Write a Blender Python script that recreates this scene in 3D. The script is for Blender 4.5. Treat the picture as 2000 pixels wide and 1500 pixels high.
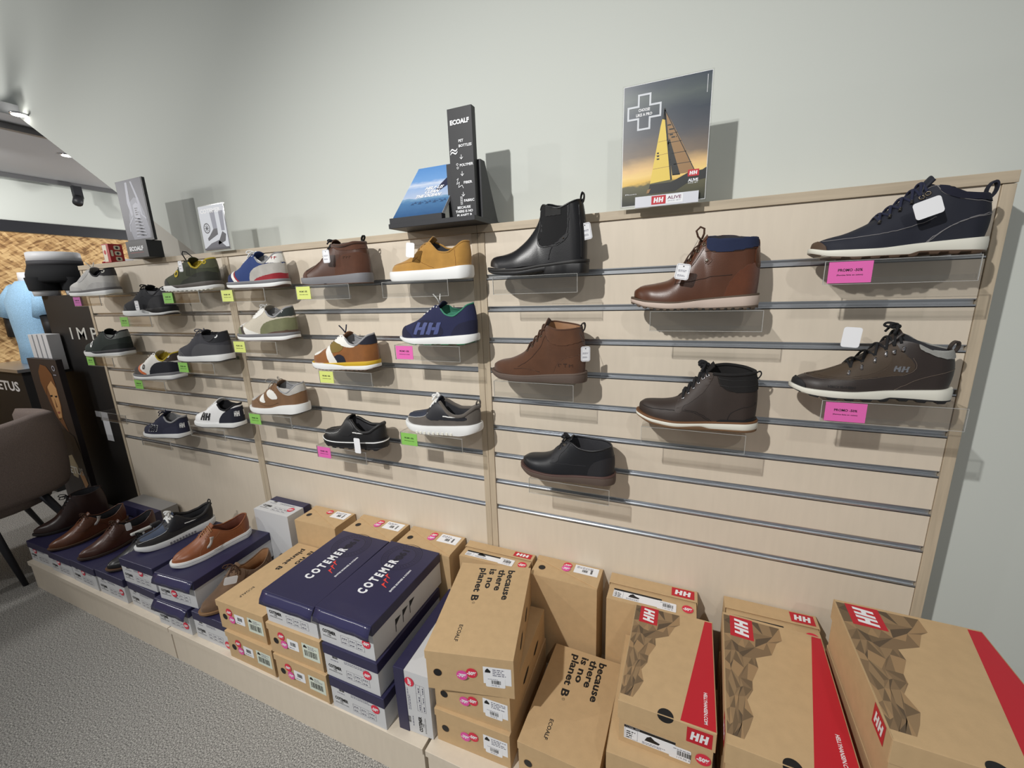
import bpy, bmesh, math, random
import numpy as np
from mathutils import Vector, Matrix
from mathutils.geometry import delaunay_2d_cdt
for o in list(bpy.data.objects): bpy.data.objects.remove(o)
random.seed(7)
SC = bpy.context.scene
COL = SC.collection
# ---------------------------------------------------------------- camera
cam_d = bpy.data.cameras.new('camera'); cam = bpy.data.objects.new('camera', cam_d); COL.objects.link(cam)
cam_d.sensor_width = 36.0; cam_d.lens = 36 * 809.8 / 2000; cam_d.clip_start = .02
_R = Matrix(((0.92055852, 0.38911176, -0.03411824), (0.05728711, -0.22089822, -0.97361294), (-0.3863809, 0.89431315, -0.22564083)))
_M = Matrix((_R[0], -_R[1], -_R[2])).transposed().to_4x4()
_M.translation = (0.60242, -1.22197, 1.42472)
cam.matrix_world = _M
SC.camera = cam
# ---------------------------------------------------------------- view and light
SC.view_settings.view_transform = 'Standard'; SC.view_settings.look = 'None'
SC.view_settings.gamma = 1; SC.view_settings.exposure = 0.07; SC.view_settings.use_curve_mapping = False
W = bpy.data.worlds.new('world'); SC.world = W; W.use_nodes = True
W.node_tree.nodes['Background'].inputs[0].default_value = (.97, .99, 1.0, 1)
W.node_tree.nodes['Background'].inputs[1].default_value = 0.20
def spot(name, loc, target, power, angle, blend=.6, rad=.03, col=(1, .985, .955)):
    d = bpy.data.lights.new(name, 'SPOT'); d.energy = power; d.spot_size = math.radians(angle); d.spot_blend = blend
    d.shadow_soft_size = rad; d.color = col
    o = bpy.data.objects.new(name, d); COL.objects.link(o); o.location = loc
    o.rotation_euler = (Vector(target) - Vector(loc)).to_track_quat('-Z', 'Y').to_euler()
    return o
spot('spot_light', (-.45, -2.5, 2.95), (.25, 0, .78), 285, 82, 1.0)
spot('spot_light', (-2.5, -2.4, 2.95), (-1.5, 0, 1.1), 88, 72, .9)
spot('spot_light', (1.5, -2.6, 2.95), (.5, 0, .8), 40, 70, .9)
spot('spot_light', (-4.3, -2.2, 2.4), (-1.3, .1, 1.6), 34, 42, .9)
spot('spot_light', (-3.7, -.2, 2.4), (-4.6, .9, 1.5), 42, 110, .8)
spot('spot_light', (-2.3, -1.5, 2.95), (-2.85, .26, 1.62), 42, 26, .7)  # added narrow spot without a fixture, brightens the underwear forms
def point_fill(name, loc, power, rad=.12):
    d = bpy.data.lights.new(name, 'POINT'); d.energy = power; d.shadow_soft_size = rad; d.color = (1, .985, .96)
    o = bpy.data.objects.new(name, d); COL.objects.link(o); o.location = loc
point_fill('added_fill', (-3.5, 1.9, 1.75), 42)  # added fill without a fixture, brightens the back-room ceiling and wall
point_fill('added_fill', (-3.4, -1.0, 2.15), 42)  # second added fill, no fixture either, lifts the shirt bust and forms
SC.cycles.transparent_max_bounces = 48
# ---------------------------------------------------------------- materials
def lin(c):
    return tuple((v / 12.92 if v <= .04045 else ((v + .055) / 1.055) ** 2.4) for v in c)
def rgb(r, g, b): return lin((r / 255, g / 255, b / 255))
MATS = {}
def mat(name, col, rough=.6, metal=0, noise=0, nscale=60, bump=0, bscale=200, spec=.5, sheen=0, emit=0, stretch=None, coat=0):
    if name in MATS: return MATS[name]
    m = bpy.data.materials.new(name); m.use_nodes = True; MATS[name] = m
    nt = m.node_tree; b = nt.nodes['Principled BSDF']
    c = rgb(*col) + (1,)
    b.inputs['Base Color'].default_value = c; b.inputs['Roughness'].default_value = rough
    b.inputs['Metallic'].default_value = metal; b.inputs['Specular IOR Level'].default_value = spec
    if sheen: b.inputs['Sheen Weight'].default_value = sheen
    if coat: b.inputs['Coat Weight'].default_value = coat; b.inputs['Coat Roughness'].default_value = .25
    if emit: b.inputs['Emission Color'].default_value = c; b.inputs['Emission Strength'].default_value = emit
    tc = None
    if noise or bump:
        tc = nt.nodes.new('ShaderNodeTexCoord'); mp = nt.nodes.new('ShaderNodeMapping')
        nt.links.new(tc.outputs['Object'], mp.inputs[0])
        if stretch: mp.inputs['Scale'].default_value = stretch
    if noise:
        n = nt.nodes.new('ShaderNodeTexNoise'); n.inputs['Scale'].default_value = nscale; n.inputs['Detail'].default_value = 5
        nt.links.new(mp.outputs[0], n.inputs['Vector'])
        mr = nt.nodes.new('ShaderNodeMapRange'); mr.inputs[1].default_value = .25; mr.inputs[2].default_value = .75
        mr.inputs[3].default_value = 1 - noise; mr.inputs[4].default_value = 1 + noise
        nt.links.new(n.outputs[0], mr.inputs[0])
        mx = nt.nodes.new('ShaderNodeMix'); mx.data_type = 'RGBA'; mx.blend_type = 'MULTIPLY'; mx.inputs[0].default_value = 1
        mx.inputs[6].default_value = c
        nt.links.new(mr.outputs[0], mx.inputs[7]); nt.links.new(mx.outputs[2], b.inputs['Base Color'])
    if bump:
        n2 = nt.nodes.new('ShaderNodeTexNoise'); n2.inputs['Scale'].default_value = bscale; n2.inputs['Detail'].default_value = 3
        nt.links.new(mp.outputs[0], n2.inputs['Vector'])
        bp = nt.nodes.new('ShaderNodeBump'); bp.inputs['Strength'].default_value = bump; bp.inputs['Distance'].default_value = .002
        nt.links.new(n2.outputs[0], bp.inputs['Height']); nt.links.new(bp.outputs[0], b.inputs['Normal'])
    return m
def ramp_mat(name, stops, axis=2, rough=.5, noise=0, nscale=6, stretch=(1, 1, 1)):
    """printed picture: colour ramp along one object axis (0..1 generated), disturbed by noise"""
    m = bpy.data.materials.new(name); m.use_nodes = True; nt = m.node_tree; b = nt.nodes['Principled BSDF']
    b.inputs['Roughness'].default_value = rough
    tc = nt.nodes.new('ShaderNodeTexCoord'); sp = nt.nodes.new('ShaderNodeSeparateXYZ')
    nt.links.new(tc.outputs['Generated'], sp.inputs[0])
    src = sp.outputs[axis]
    if noise:
        mp = nt.nodes.new('ShaderNodeMapping'); mp.inputs['Scale'].default_value = stretch
        n = nt.nodes.new('ShaderNodeTexNoise'); n.inputs['Scale'].default_value = nscale; n.inputs['Detail'].default_value = 6
        nt.links.new(tc.outputs['Generated'], mp.inputs[0]); nt.links.new(mp.outputs[0], n.inputs['Vector'])
        ma = nt.nodes.new('ShaderNodeMath'); ma.operation = 'MULTIPLY_ADD'; ma.inputs[1].default_value = noise
        mb = nt.nodes.new('ShaderNodeMath'); mb.operation = 'SUBTRACT'; mb.inputs[1].default_value = noise * .5
        nt.links.new(n.outputs[0], ma.inputs[0]); nt.links.new(src, ma.inputs[2]); nt.links.new(ma.outputs[0], mb.inputs[0]); src = mb.outputs[0]
    r = nt.nodes.new('ShaderNodeValToRGB'); e = r.color_ramp.elements
    e[0].position = stops[0][0]; e[0].color = rgb(*stops[0][1]) + (1,)
    e[1].position = stops[-1][0]; e[1].color = rgb(*stops[-1][1]) + (1,)
    for p, c in stops[1:-1]:
        k = e.new(p); k.color = rgb(*c) + (1,)
    nt.links.new(src, r.inputs[0]); nt.links.new(r.outputs[0], b.inputs['Base Color'])
    return m
def acrylic(name='clear_acrylic'):
    m = bpy.data.materials.new(name); m.use_nodes = True; nt = m.node_tree; nt.nodes.clear()
    out = nt.nodes.new('ShaderNodeOutputMaterial'); tr = nt.nodes.new('ShaderNodeBsdfTransparent'); gl = nt.nodes.new('ShaderNodeBsdfGlossy')
    tr.inputs[0].default_value = (.965, .965, .96, 1); gl.inputs['Roughness'].default_value = .06; gl.inputs[0].default_value = (.9, .9, .9, 1)
    fr = nt.nodes.new('ShaderNodeFresnel'); fr.inputs[0].default_value = 1.45
    ma = nt.nodes.new('ShaderNodeMath'); ma.operation = 'MULTIPLY_ADD'; ma.inputs[1].default_value = .30; ma.inputs[2].default_value = .045
    nt.links.new(fr.outputs[0], ma.inputs[0])
    mx = nt.nodes.new('ShaderNodeMixShader'); nt.links.new(ma.outputs[0], mx.inputs[0]); nt.links.new(tr.outputs[0], mx.inputs[1]); nt.links.new(gl.outputs[0], mx.inputs[2])
    nt.links.new(mx.outputs[0], out.inputs[0]); return m
ACR = acrylic()
ACE = mat('acrylic_edge_highlight', (186, 187, 184), .25)  # pale edge strips, the bright highlight is put into their colour
def emat(name, c, s): return mat(name, c, emit=s)
WALL = mat('white_wall_paint', (206, 210, 204), .85, bump=.05, bscale=400)
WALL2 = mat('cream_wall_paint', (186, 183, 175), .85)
GREYP = mat('grey_ceiling_paint', (176, 177, 180), .9)
BLACKP = mat('black_satin_paint', (32, 33, 38), .5)
BIRCH = mat('birch_laminate', (217, 205, 187), .45, noise=.03, nscale=9, stretch=(7, 7, 1.0))
BIRCHV = mat('birch_laminate_edge', (190, 175, 152), .5, noise=.12, nscale=14, stretch=(9, 9, .5))
BIRCHH = mat('birch_laminate_cap', (188, 173, 150), .5, noise=.12, nscale=14, stretch=(.5, 9, 9))
ALU = mat('brushed_aluminium', (205, 208, 212), .33, metal=.9)
DARKG = mat('dark_groove', (70, 66, 60), .8)
WHITE = mat('white_card', (236, 237, 240), .5)
BLACK = mat('black_ink', (22, 22, 24), .55)
KRAFT = mat('kraft_cardboard', (195, 165, 124), .78, noise=.05, nscale=40, bump=.08, bscale=300)
KRAFTE = mat('cardboard_cut_edge', (165, 128, 86), .9)
NAVY = mat('navy_box_paper', (44, 42, 74), .42, noise=.05, nscale=12)
LGREY = mat('light_grey_box_paper', (205, 206, 208), .6)
RED = mat('red_print', (190, 30, 45), .5)
WRED = mat('coral_red_print', (226, 66, 56), .5)
PINK = mat('pink_sticker', (224, 82, 160), .5)
REDST = mat('red_sticker', (214, 45, 70), .5)
INKN = mat('navy_emboss_ink', (22, 21, 42), .5)
GREYINK = mat('grey_ink', (120, 120, 135), .6)
# ---------------------------------------------------------------- object helpers
def tag(o, label=None, cat=None, group=None, kind=None):
    if label: o['label'] = label
    if cat: o['category'] = cat
    if group: o['group'] = group
    if kind: o['kind'] = kind
    return o
def empty(name, loc=(0, 0, 0), rz=0, label=None, cat=None, group=None):
    o = bpy.data.objects.new(name, None); COL.objects.link(o); o.empty_display_size = .02
    o.location = loc; o.rotation_euler = (0, 0, rz); return tag(o, label, cat, group)
def obj(name, me, parent=None, m=None):
    o = bpy.data.objects.new(name, me); COL.objects.link(o)
    if m is not None:
        for k in (m if isinstance(m, (list, tuple)) else [m]): me.materials.append(k)
    if parent: o.parent = parent
    return o
def mesh(name, v, f, smooth=False, mi=None):
    me = bpy.data.meshes.new(name); me.from_pydata([tuple(map(float, p)) for p in v], [], [tuple(int(i) for i in q) for q in f])
    if mi is not None: me.polygons.foreach_set('material_index', mi)
    if smooth: me.polygons.foreach_set('use_smooth', [True] * len(me.polygons))
    me.update(); return me
class MB:
    """collects boxes, tubes and grids, builds ONE mesh"""
    def __init__(s): s.v = []; s.f = []; s.mi = []; s.m = 0; s.bev = 0
    def add(s, v, f):
        k = len(s.v); s.v += [tuple(p) for p in v]; s.f += [tuple(i + k for i in q) for q in f]; s.mi += [s.m] * len(f); return s
    def box(s, x0, x1, y0, y1, z0, z1):
        return s.add([(x0, y0, z0), (x1, y0, z0), (x1, y1, z0), (x0, y1, z0), (x0, y0, z1), (x1, y0, z1), (x1, y1, z1), (x0, y1, z1)],
                     [(0, 3, 2, 1), (4, 5, 6, 7), (0, 1, 5, 4), (1, 2, 6, 5), (2, 3, 7, 6), (3, 0, 4, 7)])
    def tube(s, pts, r, n=6, closed=False, cap=True, r2=None):
        pts = [Vector(p) for p in pts]; N = len(pts); rings = []; up = None
        for i, p in enumerate(pts):
            a = pts[i - 1] if (i or closed) else p; b = pts[(i + 1) % N] if (i < N - 1 or closed) else p
            t = (b - a)
            if t.length < 1e-9: t = Vector((0, 0, 1))
            t.normalize()
            if up is None: up = t.orthogonal().normalized()
            else:
                up = (up - t * up.dot(t)); up = up.normalized() if up.length > 1e-6 else t.orthogonal().normalized()
            w = t.cross(up); rr = r if r2 is None else r + (r2 - r) * i / max(1, N - 1)
            rings.append([p + (up * math.cos(2 * math.pi * k / n) + w * math.sin(2 * math.pi * k / n)) * rr for k in range(n)])
        v = [q for R_ in rings for q in R_]; f = []
        for i in range(N if closed else N - 1):
            j = (i + 1) % N
            for k in range(n): f.append((i * n + k, i * n + (k + 1) % n, j * n + (k + 1) % n, j * n + k))
        if cap and not closed: f += [tuple(range(n))[::-1], tuple((N - 1) * n + k for k in range(n))]
        return s.add(v, f)
    def cyl(s, c, ax, r, h, n=16):
        c = Vector(c); ax = Vector(ax).normalized(); return s.tube([c, c + ax * h], r, n)
    def ball(s, c, r, n=10, sc=(1, 1, 1)):
        v = []; f = []; R_ = n // 2
        for i in range(R_ + 1):
            a = math.pi * i / R_
            for k in range(n):
                b = 2 * math.pi * k / n; v.append((c[0] + r * sc[0] * math.sin(a) * math.cos(b), c[1] + r * sc[1] * math.sin(a) * math.sin(b), c[2] + r * sc[2] * math.cos(a)))
        for i in range(R_):
            for k in range(n): f.append((i * n + k, (i + 1) * n + k, (i + 1) * n + (k + 1) % n, i * n + (k + 1) % n))
        return s.add(v, f)
    def prism(s, poly, y0, y1):
        """polygon in (x,z) extruded along y"""
        n = len(poly); v = [(x, y0, z) for x, z in poly] + [(x, y1, z) for x, z in poly]
        f = [tuple(range(n)), tuple(range(n, 2 * n))[::-1]] + [(i, i + n, (i + 1) % n + n, (i + 1) % n) for i in range(n)]
        return s.add(v, f)
    def build(s, name, m, parent=None, smooth=False, bevel=0):
        me = mesh(name, s.v, s.f, smooth, s.mi)
        if bevel or 1:
            bm = bmesh.new(); bm.from_mesh(me)
            if bevel: bmesh.ops.bevel(bm, geom=[e for e in bm.edges if e.is_manifold and e.calc_face_angle(0) > .5], offset=bevel, segments=2, affect='EDGES', profile=.5)
            bmesh.ops.recalc_face_normals(bm, faces=bm.faces); bm.to_mesh(me); bm.free()
        return obj(name, me, parent, m)
def struct(name, mb, m, **k):
    o = mb.build(name, m, **k); o['kind'] = 'structure'; return o
# ---------------------------------------------------------------- flat print (text, bars, polygons) on a face
_TX = {}
def text_tris(s, bold=0, shear=0):
    key = (s, bold, shear)
    if key in _TX: return _TX[key]
    cu = bpy.data.curves.new('t', 'FONT'); cu.body = s; cu.size = 1; cu.offset = bold; cu.shear = shear; cu.resolution_u = 2
    o = bpy.data.objects.new('t', cu); COL.objects.link(o)
    dg = bpy.context.evaluated_depsgraph_get(); dg.update()
    me = bpy.data.meshes.new_from_object(o.evaluated_get(dg))
    bm = bmesh.new(); bm.from_mesh(me); bmesh.ops.triangulate(bm, faces=bm.faces); 
    v = [(p.co.x, p.co.y) for p in bm.verts]; f = [tuple(q.index for q in t.verts) for t in bm.faces]; bm.free()
    bpy.data.objects.remove(o); bpy.data.curves.remove(cu); bpy.data.meshes.remove(me)
    if v:
        xs = [p[0] for p in v]; ys = [p[1] for p in v]; bb = (min(xs), min(ys), max(xs), max(ys))
    else: bb = (0, 0, 1, 1)
    _TX[key] = (v, f, bb); return _TX[key]
class Print:
    """2D artwork in (u,v) metres; layer k floats k*step above the face"""
    def __init__(s, step=.00012): s.v = []; s.f = []; s.mi = []; s.mats = []; s.h = step; s.step = step
    def m(s, mt):
        if mt not in s.mats: s.mats.append(mt)
        return s.mats.index(mt)
    def up(s, n=1): s.h += s.step * n; return s
    def tri(s, pts, faces, mt):
        k = len(s.v); s.v += [(x, y, s.h) for x, y in pts]; s.f += [tuple(i + k for i in q) for q in faces]; s.mi += [s.m(mt)] * len(faces); return s
    def rect(s, x0, y0, x1, y1, mt): return s.tri([(x0, y0), (x1, y0), (x1, y1), (x0, y1)], [(0, 1, 2, 3)], mt)
    def poly(s, pts, mt): return s.tri(pts, [tuple(range(len(pts)))], mt)
    def disc(s, x, y, r, mt, n=20): return s.poly([(x + r * math.cos(6.2832 * i / n), y + r * math.sin(6.2832 * i / n)) for i in range(n)], mt)
    def ring(s, x, y, r0, r1, mt, n=28, a0=0, a1=6.2832):
        p = []; 
        for i in range(n + 1):
            a = a0 + (a1 - a0) * i / n; p += [(x + r0 * math.cos(a), y + r0 * math.sin(a)), (x + r1 * math.cos(a), y + r1 * math.sin(a))]
        return s.tri(p, [(2 * i, 2 * i + 1, 2 * i + 3, 2 * i + 2) for i in range(n)], mt)
    def line(s, a, b, w, mt):
        a = Vector(a); b = Vector(b); d = (b - a); n = Vector((-d.y, d.x)).normalized() * w / 2
        return s.poly([tuple(a - n), tuple(b - n), tuple(b + n), tuple(a + n)], mt)
    def frame(s, x0, y0, x1, y1, w, mt):
        return s.rect(x0, y0, x1, y0 + w, mt).rect(x0, y1 - w, x1, y1, mt).rect(x0, y0, x0 + w, y1, mt).rect(x1 - w, y0, x1, y1, mt)
    def rrect(s, x0, y0, x1, y1, r, mt):
        p = []
        for cx, cy, a in ((x1 - r, y1 - r, 0), (x0 + r, y1 - r, 1), (x0 + r, y0 + r, 2), (x1 - r, y0 + r, 3)):
            p += [(cx + r * math.cos((a + k / 4) * math.pi / 2), cy + r * math.sin((a + k / 4) * math.pi / 2)) for k in range(5)]
        return s.poly(p, mt)
    def text(s, t, x, y, h, mt, w=None, ang=0, align='l', bold=0, shear=0, capw=None):
        """cap height h; w forces the width; ang in degrees"""
        v, f, bb = text_tris(t, bold, shear)
        sy = h / max(1e-6, text_tris('H', bold)[2][3] - text_tris('H', bold)[2][1]); sx = sy
        if w: sx = w / (bb[2] - bb[0])
        ww = (bb[2] - bb[0]) * sx; ox = {'l': 0, 'c': -ww / 2, 'r': -ww}[align]
        c, n = math.cos(math.radians(ang)), math.sin(math.radians(ang)); out = []
        for a, b in v:
            px = (a - bb[0]) * sx + ox; py = b * sy; out.append((x + c * px - n * py, y + n * px + c * py))
        return s.tri(out, f, mt)
    def bars(s, x, y, w, h, mt, n=14, seed=1):
        r = random.Random(seed); p = 0; tot = w
        while p < w:
            b = r.choice((1, 1, 2, 3)) * w / 48; s.rect(x + p, y, x + min(w, p + b), y + h, mt); p += b + r.choice((1, 1, 2)) * w / 48
        return s
    def scribble(s, x, y, w, h, mt, rows=3, seed=1, vary=.5):
        """rows of small print"""
        r = random.Random(seed)
        for k in range(rows):
            yy = y + h * (rows - 1 - k) / rows; p = 0; hh = h / rows * .5; ww = w * (1 - vary * r.random())
            while p < ww:
                b = r.uniform(1.2, 4) * hh; s.rect(x + p, yy, x + min(ww, p + b), yy + hh, mt); p += b + hh * .8
        return s
    def mesh(s, name='print'): return mesh(name, s.v, s.f, False, s.mi)
    def place(s, name, parent, org, ud, vd, me=None):
        me = me or s.mesh(name)
        if not me.materials:
            for k in s.mats: me.materials.append(k)
        o = bpy.data.objects.new(name, me); COL.objects.link(o); o.parent = parent
        u = Vector(ud).normalized(); v = Vector(vd).normalized(); n = u.cross(v)
        M = Matrix((u, v, n)).transposed().to_4x4(); M.translation = Vector(org); o.matrix_local = M
        return o
def hh_logo(p, x0, y0, x1, y1, fg, bg=None, slant=.12):
    """two slanted letters H joined in a block"""
    w = x1 - x0; h = y1 - y0
    if bg: p.rect(x0, y0, x1, y1, bg); p.up(); x0 += w * .14; x1 -= w * .14; y0 += h * .22; y1 -= h * .22; w = x1 - x0; h = y1 - y0
    def q(a, b, c, d): p.poly([(x0 + w * a + slant * h * b, y0 + h * b), (x0 + w * c + slant * h * b, y0 + h * b), (x0 + w * c + slant * h * d, y0 + h * d), (x0 + w * a + slant * h * d, y0 + h * d)], fg)
    for o in (0, .5):
        q(o + 0, 0, o + .15, 1); q(o + .28, 0, o + .43, 1); q(o + .15, .38, o + .28, .62)
    return p
# ================================================================ THE SETTING
def carpet():
    m = bpy.data.materials.new('grey_carpet'); m.use_nodes = True; nt = m.node_tree; b = nt.nodes['Principled BSDF']; b.inputs['Roughness'].default_value = .95
    b.inputs['Specular IOR Level'].default_value = .1
    tc = nt.nodes.new('ShaderNodeTexCoord')
    n = nt.nodes.new('ShaderNodeTexNoise'); n.inputs['Scale'].default_value = 240; n.inputs['Detail'].default_value = 4
    r = nt.nodes.new('ShaderNodeValToRGB'); e = r.color_ramp.elements
    e[0].position = .33; e[0].color = rgb(96, 95, 93) + (1,); e[1].position = .68; e[1].color = rgb(206, 204, 198) + (1,)
    k = e.new(.5); k.color = rgb(152, 150, 146) + (1,)
    bp = nt.nodes.new('ShaderNodeBump'); bp.inputs['Strength'].default_value = .6; bp.inputs['Distance'].default_value = .004
    nt.links.new(tc.outputs['Object'], n.inputs['Vector']); nt.links.new(n.outputs[0], r.inputs[0]); nt.links.new(r.outputs[0], b.inputs['Base Color'])
    nt.links.new(n.outputs[0], bp.inputs['Height']); nt.links.new(bp.outputs[0], b.inputs['Normal']); return m
def osb():
    m = bpy.data.materials.new('strand_board'); m.use_nodes = True; nt = m.node_tree; b = nt.nodes['Principled BSDF']; b.inputs['Roughness'].default_value = .7
    tc = nt.nodes.new('ShaderNodeTexCoord'); cols = []
    for i, (rx, sc) in enumerate(((.5, (.02, .075, .013)), (-.75, (.02, .06, .015)))):
        mp = nt.nodes.new('ShaderNodeMapping'); mp.vector_type = 'TEXTURE'; mp.inputs['Rotation'].default_value = (rx, 0, 0); mp.inputs['Scale'].default_value = sc
        v = nt.nodes.new('ShaderNodeTexVoronoi'); v.inputs['Scale'].default_value = 1.0
        nt.links.new(tc.outputs['Object'], mp.inputs[0]); nt.links.new(mp.outputs[0], v.inputs['Vector']); cols.append(v)
    mx = nt.nodes.new('ShaderNodeMix'); mx.data_type = 'RGBA'; mx.inputs[0].default_value = .5
    nt.links.new(cols[0].outputs['Color'], mx.inputs[6]); nt.links.new(cols[1].outputs['Color'], mx.inputs[7])
    bw = nt.nodes.new('ShaderNodeSeparateColor'); nt.links.new(mx.outputs[2], bw.inputs[0])
    r = nt.nodes.new('ShaderNodeValToRGB'); e = r.color_ramp.elements
    e[0].position = .15; e[0].color = rgb(128, 92, 54) + (1,); e[1].position = .85; e[1].color = rgb(222, 186, 132) + (1,)
    k = e.new(.45); k.color = rgb(184, 144, 94) + (1,)
    nt.links.new(bw.outputs[0], r.inputs[0]); nt.links.new(r.outputs[0], b.inputs['Base Color']); return m
struct('floor', MB().box(-8, 3.5, -3.6, 6.5, -.05, 0), carpet())
# big wall behind the shelving: its lower left edge climbs to the left like the underside of a stair
mb = MB(); mb.prism([(-1.643, 1.643), (-1.643, 0), (3.5, 0), (3.5, 3.2), (-4.16, 3.2)], .13, .25)
struct('wall_back', mb, WALL)
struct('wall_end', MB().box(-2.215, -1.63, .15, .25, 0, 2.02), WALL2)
struct('wall_left', MB().box(-4.75, -4.6, -3.6, 6.5, 0, 2.5), WALL)
struct('trim_1', MB().box(-4.6, -4.57, -3.6, 6.5, 2.016, 2.106), BLACKP)
struct('trim_2', MB().box(-4.6, -4.585, -3.6, 6.5, .0, 2.016), osb())
mb = MB(); mb.box(-4.75, -1.0, .26, 6.5, 2.46, 2.52); mb.box(-4.75, -2.95, -.05, .26, 2.46, 2.52)
struct('ceiling', mb, GREYP)
def track(y0, y1, x, lab):
    t = MB().box(x - .018, x + .018, y0, y1, 2.425, 2.458).build('lighting_track', mat('grey_track_metal', (120, 120, 122), .4, .6))
    return tag(t, lab, 'track')
track(-.5, 2.6, -3.13, 'long grey lighting track on the ceiling, nearest the sloping wall edge')
track(.2, 3.4, -4.50, 'long grey lighting track along the top of the far wall')
def ceiling_spot(x, y, lab):
    e = empty('ceiling_light', (x, y, 2.46), 0, lab, 'light')
    mb = MB(); mb.tube([(.034 * math.cos(a * .3927), .034 * math.sin(a * .3927), -.004) for a in range(16)], .005, 6, closed=True); mb.build('trim_ring', mat('chrome_ring', (200, 200, 205), .2, .9), e, True)
    MB().cyl((0, 0, -.010), (0, 0, 1), .030, .006, 20).build('lens', emat('lamp_glow', (255, 252, 245), 6), e)
ceiling_spot(-2.89, .10, 'round lit downlight at the far left, upper of the two on the ceiling')
ceiling_spot(-3.56, .55, 'round lit downlight beside the sloping wall edge, lower of the two on the ceiling')
e = empty('track_spotlight', (-4.44, .93, 2.425), 0, 'small dark spotlight hanging from the far lighting track', 'light')
MB().box(-.02, .02, -.03, .03, -.10, 0).build('driver_box', BLACKP, e)
mb = MB(); mb.tube([(.02, -.01, -.10), (.06, -.04, -.15)], .034, 12); mb.build('lamp_head', BLACKP, e, True)
# ---------------------------------------------------------------- slatwall units
GROOVES = [1.46 - .1 * k for k in range(9)]
TOP = 1.618; PT = .155
def slat_unit(x0, x1, fl, fr, label):
    """x0..x1 outer faces; fl, fr widths of the upright frames"""
    e = empty('slatwall_unit', (x0, 0, PT), 0, label, 'wall display', 'slatwall units along the wall')
    w = x1 - x0
    # board with real grooves: one profile extruded along x
    prof = [(0, 0)]
    for z in GROOVES[::-1]:
        zz = z - PT; prof += [(0, zz - .009), (.011, zz - .009), (.011, zz + .009), (0, zz + .009)]
    prof += [(0, TOP - .023 - PT), (.02, TOP - .023 - PT), (.02, 0)]
    a, b = fl, w - fr; n = len(prof)
    v = [(a, y, z) for y, z in prof] + [(b, y, z) for y, z in prof]
    f = [tuple(range(n)), tuple(range(n, 2 * n))[::-1]] + [(i, (i + 1) % n, (i + 1) % n + n, i + n) for i in range(n)]
    me = mesh('slat_board', v, f); bm = bmesh.new(); bm.from_mesh(me); bmesh.ops.triangulate(bm, faces=[q for q in bm.faces if len(q.verts) > 4]); bmesh.ops.recalc_face_normals(bm, faces=bm.faces); bm.to_mesh(me); bm.free()
    obj('slat_board', me, e, BIRCH)
    for z in GROOVES:
        zz = z - PT; mb = MB()
        mb.box(a, b, .0085, .0105, zz - .0085, zz + .0085)
        mb.box(a, b, -.0012, .009, zz - .0088, zz - .0070); mb.box(a, b, .0005, .009, zz + .0070, zz + .0088)
        mb.box(a, b, -.0012, .0005, zz - .0088, zz - .0035)
        mb.build('groove_rail', ALU, e)
    if fl: MB().box(0, fl - .0012, -.003, .13, 0, TOP - .024 - PT).build('side_frame', BIRCHV, e, bevel=.001)
    if fr: MB().box(w - fr + .0012, w, -.003, .13, 0, TOP - .024 - PT).build('side_frame', BIRCHV, e, bevel=.001)
    MB().box(0, w, -.006, .13, TOP - .0228 - PT, TOP - PT).build('top_cap', BIRCHH, e, bevel=.001)
    return e
slat_unit(-2.425, -1.2378, .0237, .0209, 'birch slatwall unit furthest left, beside the black display stand')
slat_unit(-1.2372, -.0248, .0228, .0231, 'birch slatwall unit in the middle with mostly sneakers on it')
slat_unit(-.0238, 1.188, .0238, .023, 'birch slatwall unit at the right end with seven boots on it')
def plinth(x0, x1, label):
    e = empty('plinth', (x0, 0, 0), 0, label, 'plinth', 'low plinths under the shoe boxes')
    w = x1 - x0
    MB().box(.002, w - .002, -.488, .12, 0, .133).build('plinth_body', BIRCH, e)
    MB().box(0, w, -.496, .12, .1335, .155).build('plinth_top', BIRCH, e, bevel=.001)
plinth(-2.43, -1.241, 'low birch plinth at the left end carrying the dress shoes on navy boxes')
plinth(-1.236, -.029, 'low birch plinth in the middle under the kraft and navy boxes')
plinth(-.02, 1.19, 'low birch plinth at the right end under the boot boxes')
# ================================================================ ACRYLIC SHELVES AND PROMO CARDS
def shelf_meshes():
    w = .243; mb = MB(); mb.box(0, w, -.128, -.0022, -.0035, 0); mb.box(0, w, -.0052, -.0022, -.006, .007)
    plate = mb
    mb2 = MB(); mb2.box(0, w, -.131, -.1285, -.046, -.001); mb2.box(0, w, -.131, -.122, -.0485, -.046); mb2.box(0, w, -.1235, -.1222, -.046, -.036); mb2.m = 1; mb2.box(-.0006, w + .0006, -.1312, -.1305, -.0490, -.0483); mb2.box(-.0006, w + .0006, -.1312, -.1305, -.0014, -.0007); mb2.box(-.0005, .0002, -.1312, -.1285, -.0485, -.0008); mb2.box(w - .0002, w + .0005, -.1312, -.1285, -.0485, -.0008)
    return plate, mb2
_pl, _tr = shelf_meshes(); _proto = None
def shelf(k, x, which):
    global _proto
    z = 1.46 - .1 * (k - 1) - .003
    lab = 'clear acrylic shoe shelf ' + which
    if _proto is None:
        e = empty('acrylic_shelf', (x, 0, z), 0, lab, 'shelf', 'acrylic shoe shelves on the slatwall')
        _pl.build('shelf_plate', ACR, e); _tr.build('ticket_holder', [ACR, ACE], e); _proto = e; return e
    e = _proto.copy(); COL.objects.link(e); e.location = (x, 0, z); e['label'] = lab
    for c in _proto.children:
        d = c.copy(); COL.objects.link(d); d.parent = e
    return e
CARDC = {'pink': (226, 104, 178), 'green': (136, 194, 92), 'yellow': (214, 224, 124), 'purple': (186, 96, 164)}
_card = {}
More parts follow.
